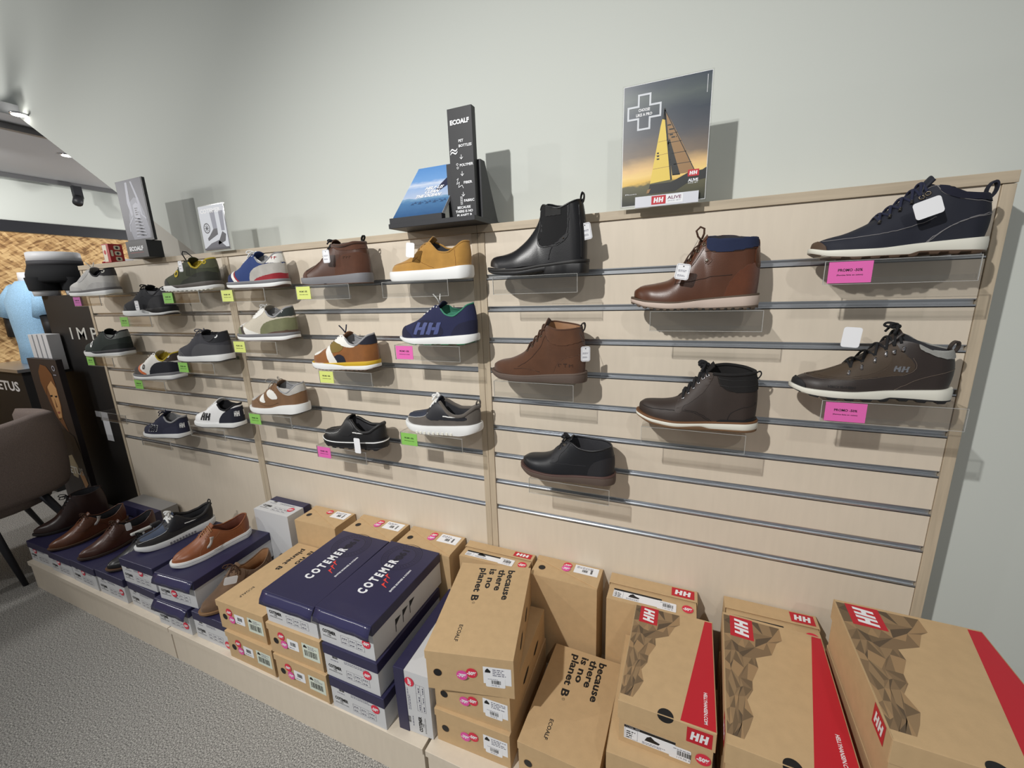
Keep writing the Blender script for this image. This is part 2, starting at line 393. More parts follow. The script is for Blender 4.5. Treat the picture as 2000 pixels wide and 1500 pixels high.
def promo(k, x, col, which, w=.066):
    z = 1.46 - .1 * (k - 1) - .003
    e = empty('promo_card', (x, -.1325, z - .046), 0, '%s promo card on shelf %s' % (col, which), 'price card', 'promo cards in the shelf holders')
    key = (col, w)
    if key not in _card:
        a = MB().box(0, w, -.0005, .0003, 0, .043); me = mesh('card', a.v, a.f); me.materials.append(mat(col + '_card', CARDC[col], .6))
        p = Print(); p.text('PROMO -50%', w * .5, .0235, .0055, BLACK, w=w * .56, align='c', bold=.025); p.text('(Remise faite en caisse)', w * .5, .0150, .0026, BLACK, w=w * .6, align='c', bold=.02)
        _card[key] = (me, p.mesh('printed_text'), p.mats)
    me, pm, pmats = _card[key]
    obj('card_sheet', me, e)
    if not pm.materials:
        for q in pmats: pm.materials.append(q)
    o = bpy.data.objects.new('printed_text', pm); COL.objects.link(o); o.parent = e
    o.matrix_local = Matrix(((1, 0, 0, 0), (0, 0, -1, -.0006), (0, 1, 0, 0), (0, 0, 0, 1)))
    return e
SHELVES = [  # groove, x of the left end, promo colour, which
    (1, -2.234, 'purple', 'under the pale grey sneaker at the top left'),
    (2, -1.86, 'green', 'under the black runner with a white sole'),
    (1, -1.484, 'green', 'under the olive sneaker with yellow lining'),
    (4, -2.259, 'green', 'under the dark green sneaker at the left end'),
    (4, -1.483, 'green', 'under the charcoal runner'),
    (5, -1.867, 'green', 'under the white, black and orange runner'),
    (8, -1.931, None, 'under the navy sneaker with white letters'),
    (7, -1.50, None, 'under the white sneaker with black letters'),
    (7, -2.274, None, 'standing empty at the lower left end'),
    (1, -1.100, 'yellow', 'under the blue, red and grey sneaker'),
    (1, -.691, 'yellow', 'under the brown leather mid boot with grey sole'),
    (1, -.309, None, 'under the mustard suede shoe'),
    (3, -1.083, 'yellow', 'under the beige and olive runner'),
    (4, -.637, 'yellow', 'under the rust and white runner with yellow heel wedge'),
    (3, -.283, 'pink', 'under the navy running shoe with white laces'),
    (6, -1.068, 'green', 'under the tan suede runner with thick white sole'),
    (7, -.705, 'pink', 'under the black strap boat shoe'),
    (6, -.295, 'green', 'under the grey boat shoe with chunky white sole'),
    (1, .083, None, 'under the black pull-on ankle boot'),
    (2, .511, None, 'under the brown boot with navy collar'),
    (1, .858, 'pink', 'under the navy hiking boot at the top right'),
    (4, .072, None, 'under the tan suede lace-up boot'),
    (5, .500, None, 'under the dark brown boot with black padded collar'),
    (4, .886, 'pink', 'under the dark brown hiking boot'),
    (7, .176, None, 'under the black chukka boot')]
for k, x, c, wh in SHELVES:
    shelf(k, x, wh)
    if c: promo(k, x + (.004 if c != 'pink' else .006), c, wh, .074 if x > .8 else .066)
# ================================================================ DISPLAYS ON THE LEDGE
def slab(name, x0, x1, y0, y1, z0, z1, m, parent, bevel=0): return MB().box(x0, x1, y0, y1, z0, z1).build(name, m, parent, bevel=bevel)
XU, ZV = (1, 0, 0), (0, 0, 1)
# -- sneaker picture in a black stand
e = empty('display_stand', (-1.738, -.03, TOP), 0, 'black display stand with tall grey picture of a white laced sneaker', 'display')
slab('base', -.082, .082, -.03, .032, 0, .074, mat('charcoal_board', (29, 30, 34), .5), e, .001)
p = Print(); p.text('ECOALF', 0, .032, .019, WHITE, w=.108, align='c', bold=.05); p.rect(-.052, .022, .052, .0232, RED)
p.place('logo', e, (-.004, -.0302, 0), XU, ZV)
slab('picture_panel', -.105, .102, -.006, .006, .0745, .335, BLACKP, e)
GR1 = mat('photo_grey_mid', (78, 78, 90), .5); GR2 = mat('photo_grey_light', (172, 174, 188), .5); GR3 = mat('photo_grey_pale', (132, 134, 148), .5); GR4 = mat('photo_grey_dark', (52, 52, 62), .5)
p = Print(); p.rect(-.083, .083, .114, .334, GR1); p.up()
p.poly([(-.03, .084), (.098, .084), (.105, .12), (.092, .19), (.07, .245), (.035, .26), (.0, .245), (-.03, .19), (-.042, .12)], GR3); p.up()
p.poly([(-.012, .325), (.004, .325), (-.002, .25), (.002, .19), (-.012, .18), (-.026, .24)], GR2); p.poly([(.04, .325), (.028, .326), (.05, .26), (.06, .19), (.075, .18), (.068, .25)], GR2); p.up()
p.poly([(.012, .165), (.052, .165), (.062, .225), (.04, .238), (.014, .228)], GR2); p.up()
for i in range(6):
    z = .095 + i * .014; p.line((-.004 + i * .002, z), (.075 - i * .003, z + .006), .005, GR2); p.line((.0 + i * .002, z + .009), (.07 - i * .003, z + .001), .004, GR4)
p.line((0, .18), (-.04, .15), .007, GR2); p.line((-.04, .15), (-.045, .12), .007, GR2); p.line((.06, .19), (.098, .165), .007, GR2)
p.up(); p.scribble(.022, .185, .025, .035, GR4, 4, 3)
p.place('picture', e, (-.0185, -.0065, 0), XU, ZV)
# -- standing leaflet with legs and compass rose
e = empty('leaflet_holder', (-1.22, -.03, TOP), 0, 'upright grey leaflet of two legs in sneakers with compass mark', 'leaflet')
slab('holder', -.082, .082, -.004, .001, 0, .179, ACR, e); slab('leaflet_sheet', -.079, .079, -.002, -.0006, .003, .176, WHITE, e)
p = Print(); p.rect(-.078, .004, .078, .175, mat('print_pale_grey', (206, 210, 218), .5)); p.up(); p.rect(-.078, .004, .078, .012, GR4)
p.text('COTEMER', -.068, .148, .017, WHITE, w=.13, bold=.05)
p.poly([(-.01, .15), (.02, .15), (.022, .085), (-.004, .085)], GR3); p.poly([(.045, .15), (.072, .15), (.066, .075), (.046, .075)], GR3)
p.poly([(-.045, .04), (.02, .062), (.022, .085), (-.002, .085), (-.03, .062), (-.048, .05)], GR4); p.poly([(.015, .022), (.06, .034), (.07, .06), (.05, .072), (.03, .048), (.014, .03)], GR4)
p.poly([(-.07, .012), (.06, .012), (.02, .04), (-.03, .03)], GR1)
p.ring(-.043, .09, .016, .0205, GR4); 
for a in range(8): p.line((-.043, .09), (-.043 + .014 * math.cos(a * .785), .09 + .014 * math.sin(a * .785)), .003, GR4)
p.place('picture', e, (0, -.0044, 0), XU, ZV)
# -- black stand: sea picture and pictogram tower
e = empty('display_stand', (-.13, -.05, TOP), 0, 'wide black display stand with sea picture and tall pictogram tower', 'display')
CH = mat('charcoal_board', (29, 30, 34), .5)
slab('base', -.155, .15, -.05, .14, 0, .014, BLACKP, e, .001); slab('base_lip', -.150, .04, -.049, -.028, .014, .030, BLACKP, e)
slab('tower', .0565, .136, -.01, .012, .014, .310, CH, e, .001)
mb = MB(); mb.prism([(-.008, .014), (.10, .014), (.02, .175), (-.008, .175)], .03, .145)
me = mb
v = [(y2, x2, z2) for (x2, y2, z2) in mb.v]; mb.v = [(q[0], q[1] + .021, q[2]) for q in v]; mb.build('back_wedge', BLACKP, e)
# leaning picture: a thick board
mb = MB(); mb.box(-.145, .036, 0, .010, 0, .245); bd = mb.build('picture_board', WHITE, e); bd.location = (0, -.040, .030); bd.rotation_euler = (math.radians(-42.5), 0, 0)
SEA = ramp_mat('sea_photo', [(0, (44, 84, 130)), (.28, (74, 120, 165)), (.345, (120, 158, 190)), (.36, (176, 190, 215)), (.55, (150, 178, 218)), (.62, (205, 214, 232)), (.7, (110, 158, 214)), (1, (80, 140, 206))], 1, .35, .10, 5, (1.5, 6, 1))
p = Print(); p.rect(-.1445, .001, .0355, .2445, SEA); p.place('sea_photo', bd, (0, -.0001, 0), XU, ZV)
p = Print(.0003); D2 = mat('print_deep_navy', (30, 34, 66), .5)
p.poly([(-.03, .118), (-.012, .112), (.010, .135), (.024, .185), (.030, .205), (.024, .212), (.014, .205), (-.006, .175), (-.022, .14)], D2); p.line((.022, .208), (.030, .238), .002, D2); p.poly([(.026, .2), (.036, .202), (.034, .194), (.026, .192)], D2)
for i in range(14): p.poly([(-.10 + i * .009, .055 + .006 * (i % 3)), (-.094 + i * .009, .064 + .005 * (i % 2)), (-.086 + i * .009, .055 + .004 * (i % 3))], mat('print_wave_blue', (52, 80, 118), .5))
p.up(); p.text('HELP US', -.072, .122, .015, WHITE, w=.068, bold=.05, shear=.25); p.text('CLEAN', -.066, .104, .015, WHITE, w=.054, bold=.05, shear=.25); p.text('THE OCEAN', -.094, .086, .015, WHITE, w=.094, bold=.05, shear=.25)
p.place('printed_words', bd, (0, -.0004, 0), XU, ZV)
p = Print(); c = .1205
p.text('ECOALF', c, .283, .0135, WHITE, w=.062, align='c', bold=.05)
p.text('PET', .114, .233, .0075, WHITE, bold=.03); p.text('BOTTLES', .114, .219, .0075, WHITE, w=.042, bold=.03)
for dz in (0, .008):
    for i in range(8):
        a, b = i / 8, (i + 1) / 8; fz = lambda s: .208 - dz + .004 * math.sin(s * 6.28) + .006 * s
        p.poly([(.085 + .024 * a, fz(a)), (.085 + .024 * b, fz(b)), (.085 + .024 * b, fz(b) + .004), (.085 + .024 * a, fz(a) + .004)], WHITE)
for z in (.185, .138, .079):
    p.rect(c - .0008, z, c + .0008, z + .013, WHITE); p.line((c, z), (c - .005, z + .006), .0015, WHITE); p.line((c, z), (c + .005, z + .006), .0015, WHITE)
p.ring(.106, .172, .0022, .0034, WHITE); p.ring(.107, .162, .0022, .0034, WHITE); p.text('POLYMER', .114, .165, .0075, WHITE, w=.044, bold=.03)
q = [(.101, .128), (.107, .133), (.1, .115), (.11, .122), (.106, .106), (.118, .112), (.122, .103)]
for a, b in zip(q, q[1:]): p.line(a, b, .0014, WHITE)
p.text('FIBER', .124, .115, .0075, WHITE, w=.028, bold=.03)
for i in range(5): p.line((.110, .056 + i * .005), (.117, .059 + i * .005), .0013, WHITE); p.line((.117, .056 + i * .005), (.110, .059 + i * .005), .0013, WHITE)
p.text('FABRIC', .122, .063, .0075, WHITE, w=.034, bold=.03)
for i, s in enumerate(('BECAUSE', 'THERE IS NO', 'PLANET B')): p.text(s, c, .044 - i * .0115, .0075, WHITE, align='c', bold=.03, w=(.044, .058, .05)[i])
p.v = [(a_, b_ * .945, c_) for a_, b_, c_ in p.v]; p.place('pictograms', e, (-.0242, -.0112, 0), XU, ZV)
# -- sailing poster in an acrylic frame
e = empty('poster_stand', (.519, -.03, TOP), 0, 'sailing boat poster at sunset standing in a clear holder', 'poster')
slab('holder', -.103, .103, .0, .004, 0, .283, ACR, e)
slab('poster_sheet', -.1, .1, -.002, -.0005, .003, .28, WHITE, e)
SKY = ramp_mat('sunset_sea_photo', [(0, (44, 48, 40)), (.10, (84, 82, 62)), (.17, (96, 94, 70)), (.185, (226, 186, 92)), (.25, (238, 205, 130)), (.30, (226, 188, 130)), (.42, (124, 110, 96)), (.58, (78, 80, 86)), (.75, (52, 62, 74)), (.88, (80, 90, 90)), (1, (48, 60, 74))], 1, .35, .12, 3, (1, 3, 1))
p = Print(); p.rect(-.099, .004, .099, .279, SKY); p.place('sky_photo', e, (0, -.0021, 0), XU, ZV)
SL1 = mat('sail_yellow_print', (226, 198, 92), .5); SL2 = mat('sail_brown_print', (150, 116, 76), .5); DKP = mat('print_near_black', (34, 36, 36), .5); SILV = mat('print_silver', (206, 210, 216), .5)
p = Print(.0001)
p.poly([(-.035, .028), (.03, .028), (.06, .045), (.099, .05), (.099, .075), (.09, .07), (.06, .068), (.02, .05), (-.03, .05)], DKP)
p.poly([(-.03, .052), (.018, .056), (.002, .19), (-.003, .212), (-.01, .18)], SL1); p.poly([(.022, .066), (.074, .068), (.045, .13), (.016, .185), (.0, .212)], SL2)
p.up(); p.line((-.002, .218), (.02, .055), .004, DKP); p.line((.074, .068), (-.001, .214), .0018, DKP); p.line((.022, .066), (.04, .066), .002, DKP); p.poly([(.04, .066), (.022, .066), (.008, .14), (.012, .15)], DKP)
p.poly([(-.002, .218), (-.007, .195), (.001, .192)], DKP)
for z, a, b in ((.085, -.024, .015), (.115, -.018, .011), (.145, -.014, .008)): p.line((a, z), (b, z + .002), .0008, SL2)
for z, a, b in ((.09, .024, .064), (.115, .016, .052), (.14, .010, .04), (.16, .008, .03)): p.line((a, z), (b, z + .001), .0012, DKP)
for i, (x, z) in enumerate(((.012, .178), (.016, .168), (.018, .156), (.022, .15))): p.scribble(x - .006, z, .014, .006, DKP, 1, i)
p.scribble(-.016, .105, .006, .02, DKP, 3, 9)
p.poly([(-.038, .03), (-.032, .03), (-.028, .04), (-.036, .038)], SL2)
for i in range(10): p.poly([(-.03 + i * .006, .018 + .002 * (i % 3)), (-.02 + i * .006, .02 + .002 * (i % 3)), (-.025 + i * .006, .0225)], SL1)
cx, cz = -.05, .218      # big outlined plus sign
A, B_, t = .0135, .038, .0042
pts = [(-A, B_), (A, B_), (A, A), (B_, A), (B_, -A), (A, -A), (A, -B_), (-A, -B_), (-A, -A), (-B_, -A), (-B_, A), (-A, A)]
p.up()
def _off(d):
    r = []
    for i in range(12):
        a, b, c = pts[i - 1], pts[i], pts[(i + 1) % 12]
        n1 = (-(b[1] - a[1]), b[0] - a[0]); n2 = (-(c[1] - b[1]), c[0] - b[0]); l1 = math.hypot(*n1); l2 = math.hypot(*n2)
        r.append((cx + b[0] + d * (n1[0] / l1 + n2[0] / l2), cz + b[1] + d * (n1[1] / l1 + n2[1] / l2)))
    return r
oa, ob = _off(t / 2), _off(-t / 2)
p.tri(oa + ob, [(i, (i + 1) % 12, (i + 1) % 12 + 12, i + 12) for i in range(12)], SILV)
p.text('CHOOSE', cx, cz + .002, .0065, WHITE, align='c', bold=.03, w=.027); p.text('LIKE A PRO', cx, cz - .0085, .0065, WHITE, align='c', bold=.03, w=.038)
hh_logo(p, .058, .058, .083, .073, WHITE, RED); p.text('ALIVE', .0705, .046, .007, WHITE, align='c', bold=.04, w=.023); p.text('SINCE 1877', .0705, .0415, .0028, WHITE, align='c', w=.022)
p.text('Photo', -.09, .03, .003, WHITE, w=.028); p.rect(.0895, .235, .0905, .272, WHITE)
p.place('sail_picture', e, (0, -.0024, 0), XU, ZV)
e2 = e
slab('label_strip', -.064, .085, -.012, -.0035, -.004, .022, mat('pale_grey_plastic', (212, 214, 222), .4), e)
p = Print(); p.rect(-.024, .0, .01, .02, RED); p.rect(.0105, .0, .05, .02, WHITE); p.up(); hh_logo(p, -.019, .004, .005, .016, WHITE); p.text('ALIVE', .03, .0095, .0075, mat('plum_ink', (110, 40, 80), .5), align='c', bold=.02, w=.032); p.text('SINCE 1877', .03, .004, .003, GREYINK, align='c', w=.03)
p.place('strip_print', e, (0, -.0122, 0), XU, ZV)
# -- small red carton on the ledge
e = empty('carton', (-2.115, .02, TOP), 0, 'small red carton with white pictures standing on the ledge at far left', 'box')
slab('carton_body', -.03, .03, -.028, .030, 0, .09, mat('red_carton', (176, 36, 40), .5), e, .001)
p = Print(); CRM = mat('cream_print', (232, 222, 200), .5)
for i in range(3): p.rrect(.022, .008 + i * .027, .048, .028 + i * .027, .006, CRM)
p.up()
for i in range(3): p.disc(.035, .018 + i * .027, .006, GR4)
p.rrect(.006, .03, .016, .06, .004, CRM)
p.place('carton_print', e, (.0302, -.029, 0), (0, 1, 0), ZV)
p = Print(); p.poly([(-.026, .005), (.006, .005), (.012, .085), (-.026, .085)], CRM); p.up(); p.disc(-.008, .05, .011, RED); p.place('carton_print', e, (0, -.0282, 0), XU, ZV)
# ================================================================ LEFT BACKGROUND
e = empty('display_gondola', (-2.85, .1, 0), 0, 'tall black clothing display stand left of the slatwall', 'display stand')
BK = mat('matt_black_board', (30, 28, 28), .6)
slab('stand_body', -.47, .40, .035, .6, .0, 1.477, BK, e, .002)
p = Print(.0004); p.text('I M P E T U S', -.22, 1.20, .075, mat('silver_letters', (196, 196, 190), .5), w=.86, bold=.01); p.place('lettering', e, (0, .034, 0), XU, ZV)
p = Print(.0004); p.poly([(-.02, .70), (.13, .70), (.13, .50), (.05, .50), (.05, .66), (-.02, .66)], WHITE); p.place('white_notice', e, (-.16, .034, .02), XU, ZV)
e = empty('poster_board', (-2.85, .1, 0), 0, 'tall dark portrait poster board standing before the black stand', 'poster')
slab('poster_panel', -.545, -.165, -.09, -.06, .0, 1.085, mat('poster_dark_brown', (48, 42, 44), .5), e)
p = Print(.0004); SK = mat('portrait_skin_print', (206, 158, 108), .5); SKD = mat('portrait_skin_dark_print', (118, 78, 52), .5); HR = mat('portrait_hair_print', (120, 76, 44), .5)
p.poly([(-.42, .92), (-.40, .80), (-.36, .70), (-.32, .66), (-.28, .69), (-.255, .78), (-.25, .90), (-.30, .97), (-.38, .97)], SKD); p.up()
p.poly([(-.37, .90), (-.35, .78), (-.325, .67), (-.29, .69), (-.262, .79), (-.258, .9), (-.30, .95)], SK)
p.poly([(-.35, .69), (-.30, .64), (-.25, .60), (-.28, .70)], SKD); p.up()
p.poly([(-.44, .93), (-.43, 1.0), (-.38, 1.05), (-.31, 1.04), (-.26, .99), (-.25, .91), (-.29, .95), (-.34, .92), (-.38, .90), (-.41, .84)], HR)
for x in (-.345, -.285): p.poly([(x - .02, .845), (x + .016, .85), (x + .012, .838), (x - .012, .834)], BLACK)
p.poly([(-.318, .83), (-.305, .77), (-.325, .765)], SKD); p.poly([(-.335, .735), (-.29, .742), (-.295, .727), (-.32, .722)], mat('portrait_lip_print', (160, 90, 76), .5))
p.poly([(-.48, .06), (-.48, .52), (-.40, .60), (-.30, .62), (-.2, .58), (-.168, .45), (-.168, .3)], mat('poster_coat_print', (26, 22, 24), .5)); p.up()
p.poly([(-.37, .42), (-.30, .44), (-.26, .36), (-.30, .27), (-.36, .28)], mat('poster_knit_print', (150, 138, 112), .5)); p.poly([(-.27, .30), (-.22, .34), (-.19, .24), (-.24, .2)], SK)
p.poly([(-.40, .05), (-.17, .05), (-.17, .18), (-.30, .16)], mat('poster_knit_print', (150, 138, 112), .5)); p.up()
p.text('IMPETUS', -.50, .30, .052, mat('silver_letters', (196, 196, 190), .5), w=.29, bold=.02)
p.ring(-.215, 1.03, .012, .018, GR2); p.rect(-.235, .985, -.20, .99, GR2)
p.place('poster_picture', e, (0, -.0905, 0), XU, ZV)
WB = mat('white_carton', (226, 226, 228), .6)
slab('poster_shelf', -.545, -.32, -.0595, .03, .985, .999, BK, e)
for i in range(4):
    x = -3.392 + i * .054
    o = MB().box(x, x + .05, .044 + i * .004, .122, 1.0, 1.235).build('garment_carton', WB, None, bevel=.002)
    tag(o, 'slim white garment carton behind the portrait poster, %s from the left' % ('first', 'second', 'third', 'fourth')[i], 'carton', 'white cartons on the display stand')
def hip_form(x, y, z, h, c_top, c_body, label, rz=.5):
    e = empty('underwear_form', (x, y, z), rz, label, 'mannequin')
    def ring_tube(name, secs, m):
        secs = [(q[0], q[1] * .86, q[2] * .86) for q in secs]
        n = 24; v = []; f = []
        for (zz, a, b) in secs: v += [(a * math.cos(2 * math.pi * k / n), b * math.sin(2 * math.pi * k / n) * (1 if math.sin(2 * math.pi * k / n) > 0 else 1.12), zz) for k in range(n)]
        for i in range(len(secs) - 1):
            for k in range(n): f.append((i * n + k, i * n + (k + 1) % n, (i + 1) * n + (k + 1) % n, (i + 1) * n + k))
        f += [tuple(range(n))[::-1], tuple((len(secs) - 1) * n + k for k in range(n))]
        return obj(name, mesh(name, v, f, True), e, m)
    ring_tube('waist_top', [(h * .80, .152, .102), (h * .98, .150, .100), (h, .140, .092)], c_top)
    ring_tube('waistband', [(h * .70, .156, .106), (h * .80, .1545, .104)], mat('waistband_grey', (70, 70, 74), .7))
    ring_tube('briefs', [(h * .30, .172, .104), (h * .36, .182, .116), (h * .5, .178, .118), (h * .70, .156, .105)], c_body)
    for s in (-1, 1):
        for nm, prof, m_ in (('trunk_leg', ((h * .12, .080), (h * .14, .084), (h * .42, .092)), c_body), ('thigh_stub', ((0, .066), (h * .13, .072)), WHITE)):
            v = []; n = 18
            for zz, r in prof: v += [(s * .078 + .9 * r * math.cos(2 * math.pi * k / n), r * 1.12 * math.sin(2 * math.pi * k / n), zz) for k in range(n)]
            R2 = len(prof); f = [(i * n + k, i * n + (k + 1) % n, (i + 1) * n + (k + 1) % n, (i + 1) * n + k) for i in range(R2 - 1) for k in range(n)] + [tuple(range(n))[::-1]]
            obj(nm, mesh(nm, v, f, True), e, m_)
    return e
hip_form(-3.25, .22, 1.477, .275, WHITE, mat('black_jersey', (30, 31, 34), .85), 'hip form in black boxer shorts with white waist on the black stand', .9)
e = hip_form(-3.22, .60, 1.477, .245, mat('white_jersey', (232, 232, 236), .8), mat('pale_blue_jersey', (150, 190, 226), .8), 'hip form in pale blue boxer shorts with red stripe on the black stand', .9)
mb = MB()
for zz in (.203, .213, .223): mb.tube([(.135 * math.cos(a * .2618), .093 * math.sin(a * .2618) * (1 if math.sin(a * .2618) > 0 else 1.12), zz) for a in range(24)], .0065, 5, closed=True)
mb.build('red_stripe', RED, e, True)
# t-shirt bust
e = empty('shirt_mannequin', (-4.22, .40, .972), 0, 'bust in a heathered pale blue tee shirt on the black cube', 'mannequin')
HB = mat('blue_heather_jersey', (150, 190, 222), .9, noise=.35, nscale=260)
def loft(name, secs, m, parent, n=28, cap=True):
    v = []; f = []
    for (cx, cy, zz, a, b) in secs: v += [(cx + a * math.copysign(abs(math.cos(2 * math.pi * k / n)) ** .85, math.cos(2 * math.pi * k / n)), cy + b * math.copysign(abs(math.sin(2 * math.pi * k / n)) ** .85, math.sin(2 * math.pi * k / n)), zz) for k in range(n)]
    for i in range(len(secs) - 1):
        for k in range(n): f.append((i * n + k, i * n + (k + 1) % n, (i + 1) * n + (k + 1) % n, (i + 1) * n + k))
    if cap: f += [tuple(range(n))[::-1], tuple((len(secs) - 1) * n + k for k in range(n))]
    return obj(name, mesh(name, v, f, True), parent, m)
loft('tee_shirt', [(0, 0, 0.0, .22, .15), (0, 0, .15, .205, .14), (0, 0, .32, .215, .145), (0, .0, .48, .235, .145), (0, .01, .58, .22, .11), (0, .01, .635, .12, .075)], HB, e)
loft('neck', [(0, .01, .62, .065, .065), (0, .01, .70, .06, .06)], mat('mannequin_white', (220, 220, 222), .5), e, 16)
for s in (-1, 1):
    mb = MB(); mb.tube([(s * .20, .0, .565), (s * .27, -.02, .50), (s * .31, -.05, .36)], .075, 12, r2=.088); mb.build('sleeve', HB, e, True)
    mb = MB(); mb.tube([(s * .31, -.05, .375), (s * .325, -.06, .20)], .05, 10, r2=.042); mb.build('arm', BK, e, True)
p = Print(.0004)
e = empty('display_cube', (-4.2, .1, 0), 0, 'black display cube with white lettering at the left edge', 'display stand')
slab('cube_body', -.39, .36, 0, .6, 0, .945, BK, e, .002); slab('glass_top', -.39, .37, -.02, .6, .947, .97, ALU, e)
p.text('IMPETUS', .26, .80, .075, WHITE, w=.6, align='r', bold=.03); p.place('lettering', e, (0, -.001, 0), XU, ZV)
# ---------------------------------------------------------------- upholstered tub chair
e = empty('tub_chair', (-2.86, -.55, 0), 0, 'taupe upholstered tub chair with dark splayed legs at left edge', 'chair')
UPH = mat('taupe_boucle', (128, 115, 109), .95, noise=.25, nscale=300, bump=.5, bscale=220)
path = [(-.30, .40), (-.05, .42), (.15, .39), (.27, .30), (.325, .17), (.335, 0), (.335, -.2), (.325, -.36)]
pp = []
for i in range(len(path) - 1):
    for k in range(4):
        a = path[max(0, i - 1)]; b = path[i]; c = path[i + 1]; d = path[min(len(path) - 1, i + 2)]; t = k / 4
        pp.append(tuple(.5 * ((2 * b[j]) + (-a[j] + c[j]) * t + (2 * a[j] - 5 * b[j] + 4 * c[j] - d[j]) * t * t + (-a[j] + 3 * b[j] - 3 * c[j] + d[j]) * t ** 3) for j in (0, 1)))
pp.append(path[-1]); v = []; f = []; NP = len(pp)
for i, (x, y) in enumerate(pp):
    s = i / (NP - 1); ztop = .86 - .10 * abs(s - .45) * (1 if s < .45 else 1.2); zb = .42
    sec = [(1.0, zb + .03), (1.02, zb + .12), (1.03, ztop - .12), (1.0, ztop - .02), (.93, ztop), (.87, ztop - .03), (.86, zb + .1), (.90, zb), (.97, zb)]
    v += [(x * q, y * q, z) for q, z in sec]
m9 = 9
for i in range(NP - 1):
    for k in range(m9): f.append((i * m9 + k, (i + 1) * m9 + k, (i + 1) * m9 + (k + 1) % m9, i * m9 + (k + 1) % m9))
f += [tuple(range(m9)), tuple((NP - 1) * m9 + k for k in range(m9))[::-1]]
obj('shell', mesh('shell', v, f, True), e, UPH)
loft('seat_cushion', [(-.0, .02, .36, .27, .30), (0, .02, .40, .28, .31), (0, .02, .46, .27, .30)], UPH, e)
for sx, sy in ((1, 1), (1, -1), (-1, 1), (-1, -1)):
    mb = MB(); a = Vector((.26 * sx, .02 + .2 * sy, .42)); b = Vector((.35 * sx, .045 if (sx > 0 and sy < 0) else .02 + .34 * sy, 0))
    if sx > 0 and sy < 0: a = Vector((.30, .0, .43))
    mb.tube([a, b], .02, 10, r2=.011); mb.build('leg', mat('dark_metal_leg', (36, 36, 42), .5), e, True)
# ================================================================ SHOE BUILDER
def pchip(pts):
    xs = np.array([p[0] for p in pts], float); ys = np.array([p[1] for p in pts], float)
    h = np.diff(xs); d = np.diff(ys) / h; m = np.zeros(len(xs)); m[0] = d[0]; m[-1] = d[-1]
    for i in range(1, len(xs) - 1):
        m[i] = 0 if d[i - 1] * d[i] <= 0 else 2 * d[i - 1] * d[i] / (d[i - 1] + d[i]) if True else 0
    def f(x):
        x = np.asarray(x, float); i = np.clip(np.searchsorted(xs, x) - 1, 0, len(h) - 1)
        t = np.clip((x - xs[i]) / h[i], 0, 1)
        return ys[i] * (2 * t ** 3 - 3 * t ** 2 + 1) + h[i] * m[i] * (t ** 3 - 2 * t ** 2 + t) + ys[i + 1] * (3 * t ** 2 - 2 * t ** 3) + h[i] * m[i + 1] * (t ** 3 - t ** 2)
    return f
def chaikin(p, n=2, closed=True):
    for _ in range(n):
        q = []
        r = range(len(p)) if closed else range(len(p) - 1)
        if not closed: q.append(p[0])
        for i in r:
            a = p[i]; b = p[(i + 1) % len(p)]
            q += [(a[0] * .75 + b[0] * .25, a[1] * .75 + b[1] * .25), (a[0] * .25 + b[0] * .75, a[1] * .25 + b[1] * .75)]
        if not closed: q.append(p[-1])
        p = q
    return p
OUT = [(0, .120), (.08, .138), (.2, .160), (.33, .172), (.48, .155), (.62, .132), (.76, .124), (.9, .118), (1, .105)]
OUTP = [(0, .085), (.08, .110), (.2, .145), (.33, .165), (.48, .148), (.62, .122), (.76, .114), (.9, .110), (1, .10)]
